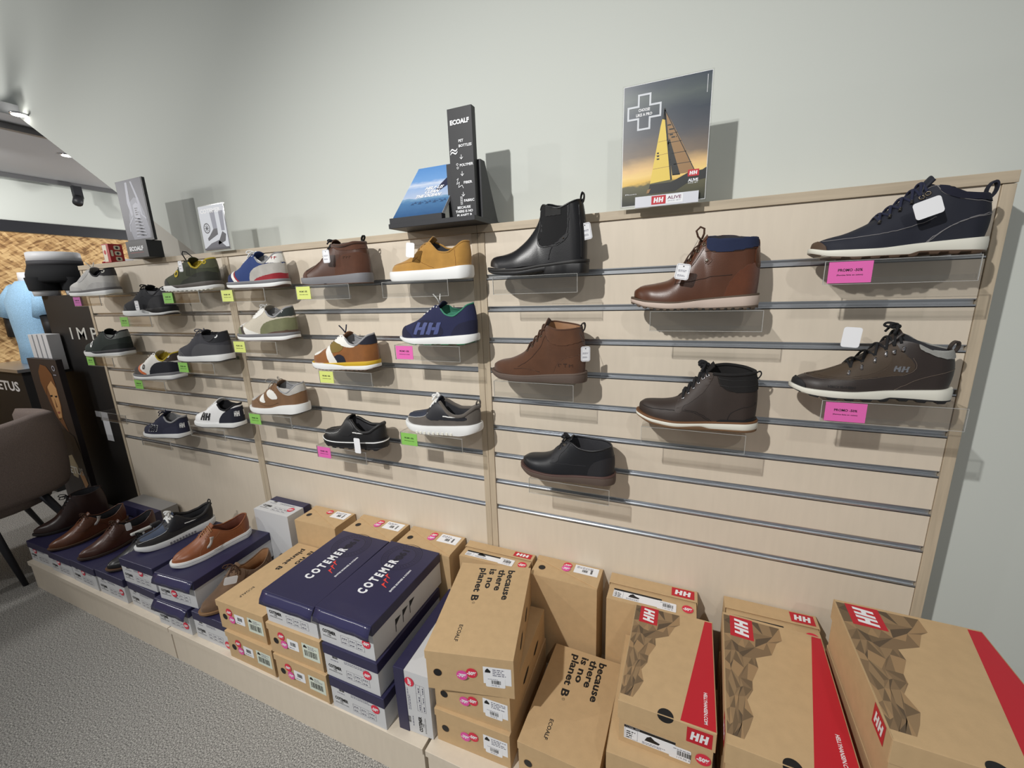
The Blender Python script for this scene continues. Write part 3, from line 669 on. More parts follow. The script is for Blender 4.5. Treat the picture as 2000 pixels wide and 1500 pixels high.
class Shoe:
    def __init__(s, L, out=OUT, ws=1.0, toe_r=.17, heel_r=.12, top=None, ty=None, th=.34, base=((0, .10), (.15, .085), (.5, .085), (1, .10)), xT=(.05, .985), p=None, inset=.006, bulge=.012, asym=.03):
        s.L = L; s.asym = asym; s.th = th; s.xT = xT; s.inset = inset; s.bulge = bulge
        W = pchip(out); u = np.linspace(0, math.pi, 400); x = (1 - np.cos(u)) / 2
        w = W(x) * ws * np.sqrt(1 - np.clip(1 - x / toe_r, 0, 1) ** 2) * np.sqrt(np.clip(1 - np.clip(1 - (1 - x) / heel_r, 0, 1) ** 2, 0, 1))
        a = np.concatenate([[0], np.cumsum(np.hypot(np.diff(x), np.diff(w)))]); a /= a[-1]
        s._a, s._x, s._w = a, x, w
        s.tz = pchip(top); s.ty_ = pchip([(0, 0), (th - .001, 0)] + list(ty)) ; s.bz = pchip(base); s.p = p
        T = np.linspace(0, 1, 240); V = np.linspace(0, 1, 64); tt, vv = np.meshgrid(T, V, indexing='ij')
        s.GT, s.GV = tt.ravel(), vv.ravel(); g = s.P(s.GT, s.GV); s.GX, s.GZ = g[:, 0], g[:, 2]
    def out(s, t): return np.interp(t, s._a, s._x), np.interp(t, s._a, s._w)
    def ty(s, x):
        r = .085; e = np.sqrt(np.clip(1 - np.clip((x - (s.xT[1] - r)) / r, 0, 1) ** 2, 0, 1)); return np.where(x < s.th, 0, s.ty_(x)) * e
    def dz(s, x, side):
        """the outer (near) collar line sits lower than the inner one"""
        b = np.clip(1 - ((np.asarray(x, float) - .74) / .24) ** 2, 0, 1) ** 1.5
        return b * (-s.asym if side < 0 else s.asym * .6)
    def tx(s, t): return s.xT[0] + (s.xT[1] - s.xT[0]) * s.out(t)[0]
    def P(s, t, v, side=-1):
        t = np.atleast_1d(np.asarray(t, float)); v = np.atleast_1d(np.asarray(v, float))
        x, w = s.out(t); bx = .012 + .978 * x; by = np.maximum(w - s.inset * np.minimum(1, w / .03), 0); bz = s.bz(bx)
        tx = s.tx(t); tz = s.tz(tx) + s.dz(tx, side); ty = s.ty(tx)
        pw = s.p if s.p else np.interp(tz - bz, [.12, .3, .52], [2.35, 1.9, 1.3])
        pw = pw + .75 * np.clip(1 - x / .22, 0, 1)
        ph = v * math.pi / 2; ze = np.sin(ph) ** (2 / pw); re = np.clip(np.cos(ph), 0, 1) ** (2 / pw)
        hb = s.bulge * np.sin(math.pi * ze) * np.clip((x - .8) / .2, 0, 1) ** 2
        return np.stack([tx + (bx - tx) * re + hb, side * (ty + (by - ty) * re), bz + (tz - bz) * ze], 1)
    def N(s, t, v):
        e = 1e-3; t = np.asarray(t); v = np.asarray(v)
        a = s.P(np.clip(t + e, 0, 1), v) - s.P(np.clip(t - e, 0, 1), v); b = s.P(t, np.clip(v + e, 0, 1)) - s.P(t, np.clip(v - e, 0, 1))
        n = np.cross(a, b); l = np.linalg.norm(n, axis=1, keepdims=True); n = n / np.maximum(l, 1e-9)
        n[l[:, 0] < 1e-9] = (0, 0, 1)
        # outwards: near side is -y, up
        c = s.P(t, v); ref = c - np.stack([np.clip(c[:, 0], .15, .85), np.zeros(len(c)), np.full(len(c), .12)], 1)
        sg = np.sign((n * ref).sum(1)); sg[sg == 0] = 1; return n * sg[:, None]
    def inv(s, x, z):
        d = (s.GX - x) ** 2 + (s.GZ - z) ** 2; i = int(np.argmin(d)); return s.GT[i], s.GV[i]
    def surf(s, x, z, h=0, side=-1):
        t, v = s.inv(x, z); return s.P([t], [v], side)[0] + s.N(np.array([t]), np.array([v]))[0] * np.array([1, -side, 1]) * h
    def sc(s, v): 
        v = np.asarray(v, float).copy(); v[:, 0] -= .5; return v * s.L
    # ---- parts
    def upper(s, m, par, name='upper'):
        nt, nv = 72, 18; T = np.linspace(0, 1, nt); V = np.linspace(0, 1, nv); tt, vv = np.meshgrid(T, V, indexing='ij'); g = s.P(tt.ravel(), vv.ravel())
        h = s.P(tt.ravel(), vv.ravel(), 1); v = np.concatenate([g, h]); f = []; k = nt * nv
        for i in range(nt - 1):
            for j in range(nv - 1):
                a, b, c, d = i * nv + j, (i + 1) * nv + j, (i + 1) * nv + j + 1, i * nv + j + 1
                f += [(a, b, c, d), (k + a, k + d, k + c, k + b)]
        me = mesh(name, s.sc(v), f, True); bm = bmesh.new(); bm.from_mesh(me); bmesh.ops.remove_doubles(bm, verts=bm.verts, dist=1e-5); bmesh.ops.recalc_face_normals(bm, faces=bm.faces); bm.to_mesh(me); bm.free()
        return obj(name, me, par, m)
    def over(s, name, poly, m, par, h=.003, smooth=2, sides=(-1, 1)):
        if smooth: poly = chaikin(poly, smooth)
        q = []
        n = len(poly)
        for i in range(n):
            a = poly[i]; b = poly[(i + 1) % n]; k = max(1, int(math.hypot(b[0] - a[0], b[1] - a[1]) / .014))
            q += [(a[0] + (b[0] - a[0]) * j / k, a[1] + (b[1] - a[1]) * j / k) for j in range(k)]
        tv = []
        for x, z in q:
            c = s.inv(x, z)
            if not tv or math.hypot(c[0] - tv[-1][0], c[1] - tv[-1][1]) > .004: tv.append(c)
        if len(tv) < 3: return None
        if math.hypot(tv[0][0] - tv[-1][0], tv[0][1] - tv[-1][1]) < .004: tv.pop()
        def inside(px, py):
            r = False; j = len(tv) - 1
            for i in range(len(tv)):
                xi, yi = tv[i]; xj, yj = tv[j]
                if (yi > py) != (yj > py) and px < (xj - xi) * (py - yi) / (yj - yi) + xi: r = not r
                j = i
            return r
        pts = [Vector(c) for c in tv]; t0 = min(c[0] for c in tv); t1 = max(c[0] for c in tv)
        for i in range(1, 56):
            for j in range(1, 15):
                c = (i / 56, j / 15)
                if t0 < c[0] < t1 and inside(*c) and min((c[0] - a[0]) ** 2 + (c[1] - a[1]) ** 2 for a in tv) > .00006: pts.append(Vector(c))
        V, E, F = delaunay_2d_cdt(pts, [], [list(range(len(tv)))], 1, 1e-5)[:3]
        if not F: return None
        t = np.array([c[0] for c in V]).clip(0, 1); v = np.array([c[1] for c in V]).clip(0, 1)
        nn = s.N(t, v)
        ec = {}
        for f in F:
            for i in range(len(f)):
                e = (f[i], f[(i + 1) % len(f)]); k = (min(e), max(e)); ec.setdefault(k, []).append(e)
        sk = [e[0] for e in ec.values() if len(e) == 1]
        vs = []; fs = []
        for sd in sides:
            k = len(vs) and sum(len(a) for a in vs); k = k or 0
            p = s.P(t, v, sd); n2 = nn * np.array([1, -sd, 1]); top = p + n2 * h; low = p - n2 * .002
            A = np.concatenate([top, top, low]); n0 = len(top); vs.append(A)
            fl = [tuple(i + k for i in f) for f in F] + [(b + k + n0, a + k + n0, a + k + 2 * n0, b + k + 2 * n0) for a, b in sk]
            fs += fl if sd < 0 else [f[::-1] for f in fl]
        me = mesh(name, s.sc(np.concatenate(vs)), fs, True); bm = bmesh.new(); bm.from_mesh(me)
        bmesh.ops.delete(bm, geom=[q for q in bm.verts if not q.link_faces], context='VERTS'); bmesh.ops.recalc_face_normals(bm, faces=bm.faces); bm.to_mesh(me); bm.free()
        return obj(name, me, par, m)
    def ring(s, name, x, z, rx, rz, m, par, t=.5, h=.006, sides=(-1, 1)):
        n = 20; v = []; f = []
        for sd in sides:
            b = len(v)
            for i in range(n):
                a = 6.2832 * i / n
                for q in (t, .75 * t + .25, 1.0): v.append(s.surf(x + rx * q * math.cos(a), z + rz * q * math.sin(a), h, sd))
            for i in range(n):
                j = (i + 1) % n
                for q in (0, 1): f.append((b + 3 * i + q, b + 3 * i + q + 1, b + 3 * j + q + 1, b + 3 * j + q))
        return obj(name, mesh(name, s.sc(np.array(v)), f, False), par, m)
    def stitch(s, name, lines, m, par, r=.0022, sides=(-1, 1), h=.001):
        mb = MB()
        for ln in lines:
            ln = chaikin(ln, 2, False); q = []
            for a, b in zip(ln, ln[1:]):
                k = max(1, int(math.hypot(b[0] - a[0], b[1] - a[1]) / .02)); q += [(a[0] + (b[0] - a[0]) * j / k, a[1] + (b[1] - a[1]) * j / k) for j in range(k)]
            q.append(ln[-1])
            for sd in sides:
                pts = s.sc(np.array([s.surf(x, z, h, sd) for x, z in q])); mb.tube(pts, r * s.L, 5)
        return mb.build(name, m, par, True)
    def text(s, name, txt, x, z, hgt, m, par, w=None, h=.004, slant=0, rise=0, bold=.04):
        v, f, bb = text_tris(txt, bold, slant); sy = hgt / max(1e-6, bb[3] - bb[1]); sx = w / (bb[2] - bb[0]) if w else sy
        A = []
        for a, b in v:
            px = (a - bb[0]) * sx; A.append(s.surf(x + px, z + (b - bb[1]) * sy + rise * px, h))
        return obj(name, mesh(name, s.sc(np.array(A)), f), par, m)
    def layer(s, name, m, par, z0, z1, o=0, x0=0.0, x1=1.0, tread=None, r=.005):
        z0 = pchip(z0); z1 = pchip(z1); nt = 70 if not tread else 150; t = np.linspace(0, 1, nt); x, w = s.out(t)
        xx = x0 + (x1 - x0) * x; rows = []
        for q, oo in ((0, o - r), (.22, o), (.78, o), (1, o - r * .6)):
            ww = np.maximum(w + oo * np.minimum(1, w / .04), 0); cx = xx + (oo) * np.clip((x - .5) * 2, -1, 1) * np.clip((np.abs(x - .5) - .3) / .2, 0, 1)
            zz = z0(xx); 
            if tread: zz = zz + tread[1] * (np.floor(xx * tread[0] * 2) % 2) * (q < .5)
            zz = zz + (z1(xx) - zz) * q
            rows.append(np.stack([cx, -ww, zz], 1))
        near = np.concatenate(rows); far = near * np.array([1, -1, 1]); v = np.concatenate([near, far]); k = len(near); f = []
        for r_ in range(3):
            for i in range(nt - 1):
                a, b, c, d = r_ * nt + i, r_ * nt + i + 1, (r_ + 1) * nt + i + 1, (r_ + 1) * nt + i
                f += [(a, b, c, d), (k + a, k + d, k + c, k + b)]
        for r_ in (0, 3):
            for i in range(nt - 1): f.append((r_ * nt + i, r_ * nt + i + 1, k + r_ * nt + i + 1, k + r_ * nt + i))
        me = mesh(name, s.sc(v), f, False); bm = bmesh.new(); bm.from_mesh(me); bmesh.ops.remove_doubles(bm, verts=bm.verts, dist=1e-6); bmesh.ops.recalc_face_normals(bm, faces=bm.faces)
        for q in bm.faces: q.smooth = not tread
        for e in bm.edges:
            if e.is_manifold and e.calc_face_angle(0) > .8: e.smooth = False
        bm.to_mesh(me); bm.free(); return obj(name, me, par, m)
    def lining(s, m, par, depth=None, xs=None):
        t = np.linspace(0, 1, 160); tx = s.tx(t); sel = tx > (xs or s.th) + .005; t = t[sel]; tx = tx[sel]; ty = s.ty(tx); tz = s.tz(tx); bz = s.bz(tx) + .02
        def half(sd):
            rows = []; tzz = tz + s.dz(tx, sd)
            for q, a in ((0, .995), (.12, .90), (.5, .86), (1, .86)):
                cx = tx - .010 * (q > 0) * np.clip((tx - .8) / .15, 0, 1) - .02 * q * np.clip((tx - .85) / .1, 0, 1)
                rows.append(np.stack([cx, sd * ty * a, tzz + (bz - tzz) * q - .002], 1))
            return np.concatenate(rows)
        near = half(-1); far = half(1); v = np.concatenate([near, far]); k = len(near); n = len(t); f = []
        for r_ in range(3):
            for i in range(n - 1):
                a, b, c, d = r_ * n + i, r_ * n + i + 1, (r_ + 1) * n + i + 1, (r_ + 1) * n + i; f += [(a, d, c, b), (k + a, k + b, k + c, k + d)]
        for i in range(n - 1): f.append((3 * n + i, 3 * n + i + 1, k + 3 * n + i + 1, k + 3 * n + i))
        return obj('lining', mesh('lining', s.sc(v), f, True), par, m)
    def rim(s, m, par, xs, r=.011, name='collar_rim', dz=0):
        t = np.linspace(0, 1, 160); tx = s.tx(t); sel = tx >= xs; tx = tx[sel]; a = np.stack([tx, -s.ty(tx), s.tz(tx) + s.dz(tx, -1) - r * .3 + dz], 1)
        b = np.stack([tx, s.ty(tx), s.tz(tx) + s.dz(tx, 1) - r * .3 + dz], 1)[::-1][1:]; pts = s.sc(np.concatenate([a, b])); 
        keep = [pts[0]]
        for p in pts[1:]:
            if np.linalg.norm(p - keep[-1]) > .0022: keep.append(p)
        return MB().tube(keep, r * s.L, 8).build(name, m, par, True)
    def tongue(s, m, par, path, hw, thick=.012, drop=.03, name='tongue'):
        path = chaikin(path, 2, False); n = len(path); W = np.interp(np.linspace(0, 1, n), np.linspace(0, 1, len(hw)), hw); v = []; f = []; k = 9
        for lay in (0, 1):
            for i, (x, z) in enumerate(path):
                for j in range(k):
                    y = (j / (k - 1)) * 2 - 1; ed = 1 - (.5 * abs(y) ** 3); v.append((x + lay * thick * .6, W[i] * y, z - drop * y * y - lay * thick * ed))
        for i in range(n - 1):
            for j in range(k - 1):
                a = i * k + j; f.append((a, a + 1, a + k + 1, a + k)); b = a + n * k; f.append((b, b + k, b + k + 1, b + 1))
        for i in range(n - 1):
            for j in (0, k - 1): a = i * k + j; f.append((a, a + k, a + k + n * k, a + n * k))
        for j in range(k - 1):
            a = (n - 1) * k + j; f.append((a, a + 1, a + 1 + n * k, a + n * k))
        s.tpath = path; me = mesh(name, s.sc(np.array(v)), f, True); bm = bmesh.new(); bm.from_mesh(me); bmesh.ops.recalc_face_normals(bm, faces=bm.faces); bm.to_mesh(me); bm.free()
        return obj(name, me, par, m)
    def topmid(s, x):
        if hasattr(s, 'tpath'): return float(np.interp(x, [p[0] for p in s.tpath], [p[1] for p in s.tpath]))
        return float(s.tz(x))
    def eyelet(s, x, down=.022):
        t = float(np.interp(x, s.tx(np.linspace(0, 1, 200)), np.linspace(0, 1, 200))); e = s.P([t], [1.0])[0]; 
        return s.surf(e[0] + .004, e[2] - down, .004)
    def laces(s, m, par, xs, r=.008, style='cross', bow=False, down=.02, ends=False, hi=.008, name='laces'):
        mb = MB(); E = [s.eyelet(x, down) for x in xs]
        def strand(a, b):
            mx = (a[0] + b[0]) / 2; mz = max(s.topmid(mx) + hi, (a[2] + b[2]) / 2 + .012); mid = np.array([mx, 0, mz])
            q1 = a * .45 + mid * .55; q1[2] = max(q1[2], mz - .014); q2 = b * .45 + mid * .55; q2[2] = max(q2[2], mz - .014)
            c = [tuple(a), tuple(q1), tuple(mid), tuple(q2), tuple(b)]
            out = []
            for i in range(4):
                p0, p1, p2, p3 = [np.array(c[max(0, min(4, i + d))]) for d in (-1, 0, 1, 2)]
                for k in range(4):
                    t = k / 4; out.append(.5 * (2 * p1 + (p2 - p0) * t + (2 * p0 - 5 * p1 + 4 * p2 - p3) * t * t + (3 * p1 - p0 - 3 * p2 + p3) * t ** 3))
            out.append(np.array(c[-1])); mb.tube(s.sc(np.array(out)), r * s.L, 6)
        F = [e * np.array([1, -1, 1]) for e in E]
        if style == 'bars':
            for a, b in zip(E, F): strand(a, b)
        else:
            strand(E[0], F[0])
            for i in range(len(E) - 1): strand(E[i], F[i + 1]); strand(F[i], E[i + 1])
        x, z = xs[-1], s.topmid(xs[-1]) + hi + .01
        def curve(pts):
            pts = [np.array(p) for p in pts]; out = []; n = len(pts)
            for i in range(n - 1):
                p0, p1, p2, p3 = pts[max(0, i - 1)], pts[i], pts[i + 1], pts[min(n - 1, i + 2)]
                for k in range(5):
                    t = k / 5; out.append(.5 * (2 * p1 + (p2 - p0) * t + (2 * p0 - 5 * p1 + 4 * p2 - p3) * t * t + (3 * p1 - p0 - 3 * p2 + p3) * t ** 3))
            out.append(pts[-1]); mb.tube(s.sc(np.array(out)), r * s.L, 6)
        if bow:
            b = bow if isinstance(bow, (int, float)) and bow is not True else 1.0
            mb.ball(tuple(s.sc(np.array([[x, 0, z]]))[0]), r * 2.0 * s.L, 8)
            for sd in (-1, 1):
                curve([(x, 0, z), (x - .03 * b, sd * .04 * b, z + .035 * b), (x - .10 * b, sd * .085 * b, z + .045 * b), (x - .125 * b, sd * .10 * b, z + .01 * b), (x - .07 * b, sd * .075 * b, z - .012 * b), (x, sd * .01, z)])
                curve([(x, 0, z), (x - .02, sd * .06 * b, z + .02 * b), (x - .03, sd * .12 * b, z - .02 * b), (x - .05, sd * .145 * b, z - .085 * b)])
        if ends:
            for sd in (-1, 1): curve([(x, 0, z), (x - .01, sd * .03, z + .05), (x + .015 * sd - .03, sd * .05, z + .10)])
        return mb.build(name, m, par, True)
    def loop(s, m, par, x, z, hx, hz, w=.02, r=.006, name='pull_tab'):
        mb = MB(); n = 14; pts = [(x + hx * (.5 - .5 * math.cos(2 * math.pi * i / n)) * 1.0, 0, z + hz * math.sin(2 * math.pi * i / n) + .3 * hx * (1 - math.cos(2 * math.pi * i / n))) for i in range(n)]
        v = []; f = []
        P = np.array(pts); c = P.mean(0)
        for q in (1.0, .72):
            for sd in (-1, 1):
                A = c + (P - c) * q; A[:, 1] = sd * w / 2; v.append(A)
        v = s.sc(np.concatenate(v))
        for i in range(n):
            j = (i + 1) % n; f += [(i, j, n + j, n + i), (2 * n + i, 3 * n + i, 3 * n + j, 2 * n + j), (i, 2 * n + i, 2 * n + j, j), (n + i, n + j, 3 * n + j, 3 * n + i)]
        return obj(name, mesh(name, v, f, False), par, m)
    def eyelets(s, m, par, xs, r=.011, down=.02, name='eyelet'):
        for x in xs:
            for sd in (-1, 1):
                c = s.eyelet(x, down); t, v = s.inv(c[0], c[2]); nn = s.N(np.array([t]), np.array([v]))[0]; c = c.copy(); 
                a = Vector(nn); u = a.orthogonal().normalized(); w = a.cross(u)
                if sd > 0: c[1] *= -1; u.y *= -1; w.y *= -1
                mb = MB(); mb.tube(s.sc(np.array([np.array(c) + np.array(u) * r * math.cos(k * .628) + np.array(w) * r * math.sin(k * .628) for k in range(10)])), r * .36 * s.L, 5, closed=True); mb.build(name, m, par, True)
def hh_polys(x, z, w, h, sl=.12, wrap=None):
    out = []
    for o in (0, .52):
        def q(a, b, c, d): return [(x + w * a + sl * h * b, z + h * b), (x + w * c + sl * h * b, z + h * b), (x + w * c + sl * h * d, z + h * d), (x + w * a + sl * h * d, z + h * d)]
        out += [q(o, 0, o + .15, 1), q(o + .29, 0, o + .44, 1), q(o + .15, .38, o + .29, .62)]
    return out
def ring_poly(x, z, rx, rz, t=.45, n=14):
    a = [(x + rx * math.cos(6.2832 * i / n), z + rz * math.sin(6.2832 * i / n)) for i in range(n + 1)]
    return a + [(x + rx * t * math.cos(-6.2832 * i / n), z + rz * t * math.sin(-6.2832 * i / n)) for i in range(n + 1)]
def leather(n, c, rough=.38, noise=.10): return mat(n, c, rough, noise=noise, nscale=18, bump=.08, bscale=420)
def suede(n, c): return mat(n, c, .95, noise=.14, nscale=30, bump=.25, bscale=500, sheen=.25)
def fabric(n, c): return mat(n, c, .9, noise=.08, nscale=400, bump=.2, bscale=700)
def rubber(n, c, r=.55): return mat(n, c, r)
WRUB = rubber('white_rubber', (232, 233, 232)); BRUB = rubber('black_rubber', (26, 26, 28)); GRUB = rubber('grey_rubber', (120, 120, 124)); GUM = rubber('gum_rubber', (80, 61, 46)); OFFW = rubber('off_white_rubber', (222, 220, 208))
BLK_L = leather('black_leather', (24, 24, 27), .36, .04); LIN_D = fabric('dark_lining', (46, 46, 50)); LIN_G = fabric('grey_lining', (150, 150, 152)); LIN_T = leather('tan_lining', (150, 108, 72), .6)
BLACE = fabric('black_lace', (24, 24, 27)); WLACE = fabric('white_lace', (226, 226, 224)); BRLACE = fabric('brown_lace', (70, 46, 32)); NLACE = fabric('navy_lace', (30, 34, 58)); STEEL = mat('polished_steel', (200, 200, 205), .2, metal=1); BRASSY = mat('antique_metal', (120, 110, 96), .35, metal=.9)
# ---- profiles shared by kinds of shoe
LOW = dict(top=[(.035, .135), (.08, .182), (.16, .216), (.27, .255), (.36, .305), (.46, .365), (.555, .42), (.61, .40), (.69, .35), (.79, .335), (.89, .365), (.95, .392), (.985, .395)],
           ty=[(.34, .0), (.37, .028), (.45, .04), (.555, .05), (.62, .085), (.70, .104), (.8, .108), (.9, .088), (.985, .062)], xT=(.035, .985), asym=.035)
RUN = dict(top=[(.035, .150), (.08, .196), (.16, .228), (.26, .268), (.35, .325), (.44, .385), (.53, .435), (.59, .42), (.67, .365), (.76, .35), (.86, .395), (.93, .44), (.965, .445)],
           ty=[(.34, .0), (.37, .028), (.45, .04), (.54, .05), (.61, .085), (.70, .104), (.8, .106), (.9, .082), (.965, .058)], xT=(.035, .962), asym=.035)
def mk(name, loc, label, cat, L, rz=0, group='shoes on the slatwall shelves'):
    if not rz and group == 'shoes on the slatwall shelves': rz = max(0.0, min(.17, -loc[0] * .085))   # towards the left the toes stand further out
    return empty(name, loc, rz, label, cat, group)
# ================================================================ SHOES ON THE WALL
def wz(k): return 1.46 - .1 * (k - 1) - .0025
YC = -.079
def at(x_toe, k, L): return (x_toe + L / 2, YC, wz(k))
SOLE_RUN = dict(lo=[(0, .045), (.12, .012), (.3, 0), (.7, 0), (.9, .006), (1, .03)], hi=[(0, .092), (.12, .088), (.4, .088), (.6, .105), (1, .135)])
def runner(name, loc, label, up, sole_mats, lin, lace, L=.288, tongue_m=None, overs=(), stitches=(), laces=True, prof=RUN, cat='sneaker', bow=False, rimx=.6, rimr=.013, lo=None, hi=None, rz=0, ends=False, tread=None, lacestyle='cross', group='shoes on the slatwall shelves', out=OUT, tpath=None, ox=.008, lr=.0075, toe_r=.17):
    """low trainer: sole_mats = [(part, material, lower share, upper share)], fractions of the sole height"""
    e = mk(name, loc, label, cat, L, rz, group)
    lo = lo or SOLE_RUN['lo']; hi = hi or SOLE_RUN['hi']; fl = pchip(lo); fh = pchip(hi)
    base = [(x, float(fh(x)) - .012) for x in (0, .12, .3, .5, .7, .85, 1)]
    s = Shoe(L, base=base, out=out, toe_r=toe_r, **prof)
    s.upper(up, e)
    for nm, m, a, b, o in sole_mats:
        fa = a if callable(a) else (lambda x, a=a: a); fb = b if callable(b) else (lambda x, b=b: b)
        xs = [0, .04, .08, .12, .2, .3, .4, .5, .55, .6, .65, .7, .8, .9, 1]
        z0 = [(x, float(fl(x) + (fh(x) - fl(x)) * fa(x))) for x in xs]; z1 = [(x, float(fl(x) + (fh(x) - fl(x)) * fb(x))) for x in xs]
        s.layer(nm, m, e, z0, z1, o + ox - .008, tread=tread if nm == 'outsole' else None)
    for nm, poly, m, *h in overs: s.over(nm, poly, m, e, *(h or [.003]))
    for nm, lines, m in stitches: s.stitch(nm, lines, m, e)
    s.lining(lin, e)
    s.rim(lin, e, rimx, rimr)
    s.tongue(tongue_m or up, e, tpath or [(.32, .262), (.38, .315), (.46, .372), (.55, .435), (.60, .475)], [.02, .045, .06, .075], drop=.025)
    if laces: s.laces(lace, e, [.385, .425, .465, .505, .545], lr, lacestyle, bow, ends=ends)
    return e, s
FULLSOLE = [('midsole', WRUB, 0.12, 1, .012), ('outsole', GRUB, 0, .16, .008)]
def step(x0, x1, a, b): return lambda x: a + (b - a) * min(1, max(0, (x - x0) / (x1 - x0)))
# polygons reused: heel counter, toe cap, eyestay, collar
def toecap(x, z): return [(-.05, 0), (-.05, .3), (x * .62, .4), (x * .82, .21), (x, z), (x * 1.02, 0)]
def heelp(x0, x1, z): return [(x0 - .06, 0), (x0, z * .55), (x1, z), (.9, z * 1.12), (1.08, z * 1.2), (1.08, 0)]
OGROUP = None
# ---- left unit
GL = suede('pale_grey_suede', (182, 180, 178)); GM = fabric('light_grey_mesh', (196, 194, 190)); GD = suede('mid_grey_suede', (112, 110, 110))
e, s = runner('sneaker', at(-2.275, 1, .29), 'pale grey sneaker with dark grey heel patch on the top left shelf', GM,
    [('midsole', WRUB, .1, .62, .012), ('foam_wedge', GD, .60, 1, .010), ('outsole', OFFW, 0, .14, .008)], LIN_D, OFFW, L=.29,
    overs=[('toe_overlay', [(-.05, 0), (-.05, .22), (.07, .20), (.16, .17), (.3, .15), (.42, .13), (.5, .0)], GL), ('eyestay', [(.30, .27), (.36, .33), (.56, .46), (.60, .41), (.52, .30), (.42, .22), (.34, .22)], GL),
           ('heel_patch', [(.72, .355), (.80, .33), (.93, .31), (1.05, .33), (1.05, .5), (.84, .5)], mat('charcoal_suede', (70, 68, 70), .9)), ('side_swoosh', [(.5, .1), (.6, .2), (.75, .22), (1.05, .2), (1.05, .05), (.5, .05)], GL, .0025)], ends=True)
s.ring('ring_logo', .90,  .39,  .028,  .028, OFFW, e)
BM = fabric('black_knit', (34, 35, 40)); BS = suede('black_suede', (38, 38, 42)); DG = suede('charcoal_suede_b', (62, 62, 66))
e, s = runner('sneaker', at(-1.845, 2, .29), 'black runner with white sole and black heel wedge on a left shelf', BM,
    [('midsole', WRUB, .08, step(.55, .72, 1, .35), .012), ('heel_wedge', BRUB, step(.5, .75, .97, .30), 1, .010), ('outsole', BRUB, 0, .1, .008)], LIN_D, BLACE, L=.29, bow=.6,
    overs=[('toe_overlay', [(-.05, 0), (-.05, .2), (.1, .19), (.2, .14), (.3, .0)], BS), ('heel_overlay', heelp(.62, .7, .27), BS), ('collar_panel', [(.6, .42), (.7, .30), (.85, .30), (1.05, .33), (1.05, .55), (.7, .5)], DG)])
s.ring('ring_logo', .94,  .40,  .028,  .030, WRUB, e)
OL = fabric('olive_canvas', (66, 70, 54)); OLD = suede('dark_olive_suede', (44, 46, 38)); YEL = fabric('mustard_lining', (188, 166, 50))
e, s = runner('sneaker', at(-1.495, 1, .29), 'olive sneaker with yellow lining and black loop lace on the top shelf', OL,
    [('midsole', WRUB, .1, step(.36, .40, 1, .52), .012), ('heel_wedge', mat('grey_brown_rubber', (84, 78, 74), .6), step(.36, .42, .98, .46), 1, .013), ('outsole', OFFW, 0, .14, .008)], YEL, BLACE, L=.292, tread=(14, .012),
    overs=[('toe_overlay', [(-.05, 0), (-.05, .2), (.1, .19), (.22, .15), (.3, .0)], OLD), ('heel_overlay', [(.42, .05), (.5, .15), (.64, .2), (.75, .25), (1.05, .27), (1.05, 0), (.45, 0)], OLD), ('collar_panel', [(.66, .38), (.72, .32), (.84, .30), (1.05, .31), (1.05, .5), (.75, .5)], suede('olive_suede', (84, 86, 64)))])
s.ring('ring_logo', .40,  .245,  .035,  .05, YEL, e, t=.5); s.ring('ring_logo', .90,  .385,  .026,  .028, YEL, e)
mb = MB(); mb.tube(s.sc(np.array([(.50, -.03, .42), (.44, -.03, .52), (.42, -.0, .56), (.46, .02, .55), (.54, .02, .49), (.60, .0, .46)])), .0022, 6); mb.build('loop_lace', BLACE, e, True)
DGN = fabric('dark_green_knit', (44, 52, 48))
e, s = runner('sneaker', at(-2.285, 4, .29), 'dark green sneaker with white ring logo at the far left end', DGN,
    [('midsole', WRUB, .1, step(.36, .40, 1, .55), .012), ('heel_wedge', mat('dark_grey_rubber', (60, 60, 64), .6), step(.36, .42, .98, .5), 1, .013), ('outsole', OFFW, 0, .14, .008)], LIN_D, BLACE, L=.29,
    overs=[('heel_overlay', [(.48, .05), (.56, .16), (.7, .2), (1.05, .24), (1.05, 0)], mat('dark_green_suede', (36, 42, 40), .95)), ('collar_panel', [(.58, .42), (.66, .30), (.8, .29), (1.05, .33), (1.05, .5), (.7, .5)], suede('grey_green_suede', (108, 112, 108)))])
s.ring('ring_logo', .33,  .215,  .032,  .055, WRUB, e, t=.45); s.ring('ring_logo', .86,  .385,  .026,  .028, WRUB, e)
e, s = runner('sneaker', at(-1.505, 4, .29), 'charcoal runner with plain white sole beside the middle unit', fabric('charcoal_knit', (58, 58, 64)),
    [('midsole', WRUB, .10, .95, .012), ('outsole', BRUB, 0, .14, .008)], LIN_D, fabric('grey_lace', (90, 90, 96)), L=.29, bow=.7, hi=[(0, .092), (.12, .09), (.4, .09), (.6, .10), (1, .125)],
    overs=[('toe_overlay', [(-.05, 0), (-.05, .2), (.1, .19), (.2, .16), (.3, .0)], DG), ('quarter_panel', [(.42, .0), (.42, .16), (.50, .26), (.62, .28), (.8, .25), (1.05, .26), (1.05, 0)], mat('slate_suede', (76, 76, 80), .9)), ('collar_panel', [(.6, .44), (.7, .29), (.85, .28), (1.05, .31), (1.05, .55), (.7, .55)], BM)],
    stitches=[('toe_piping', [[(.06, .21), (.15, .18), (.24, .12), (.29, .075)]], GRUB)])
s.ring('ring_logo', .88,  .39,  .032,  .034, WRUB, e)
WL = leather('white_leather', (224, 222, 216), .5, .03); ORG = mat('orange_trim', (206, 104, 50), .6); BRS = suede('dark_brown_suede', (62, 52, 46))
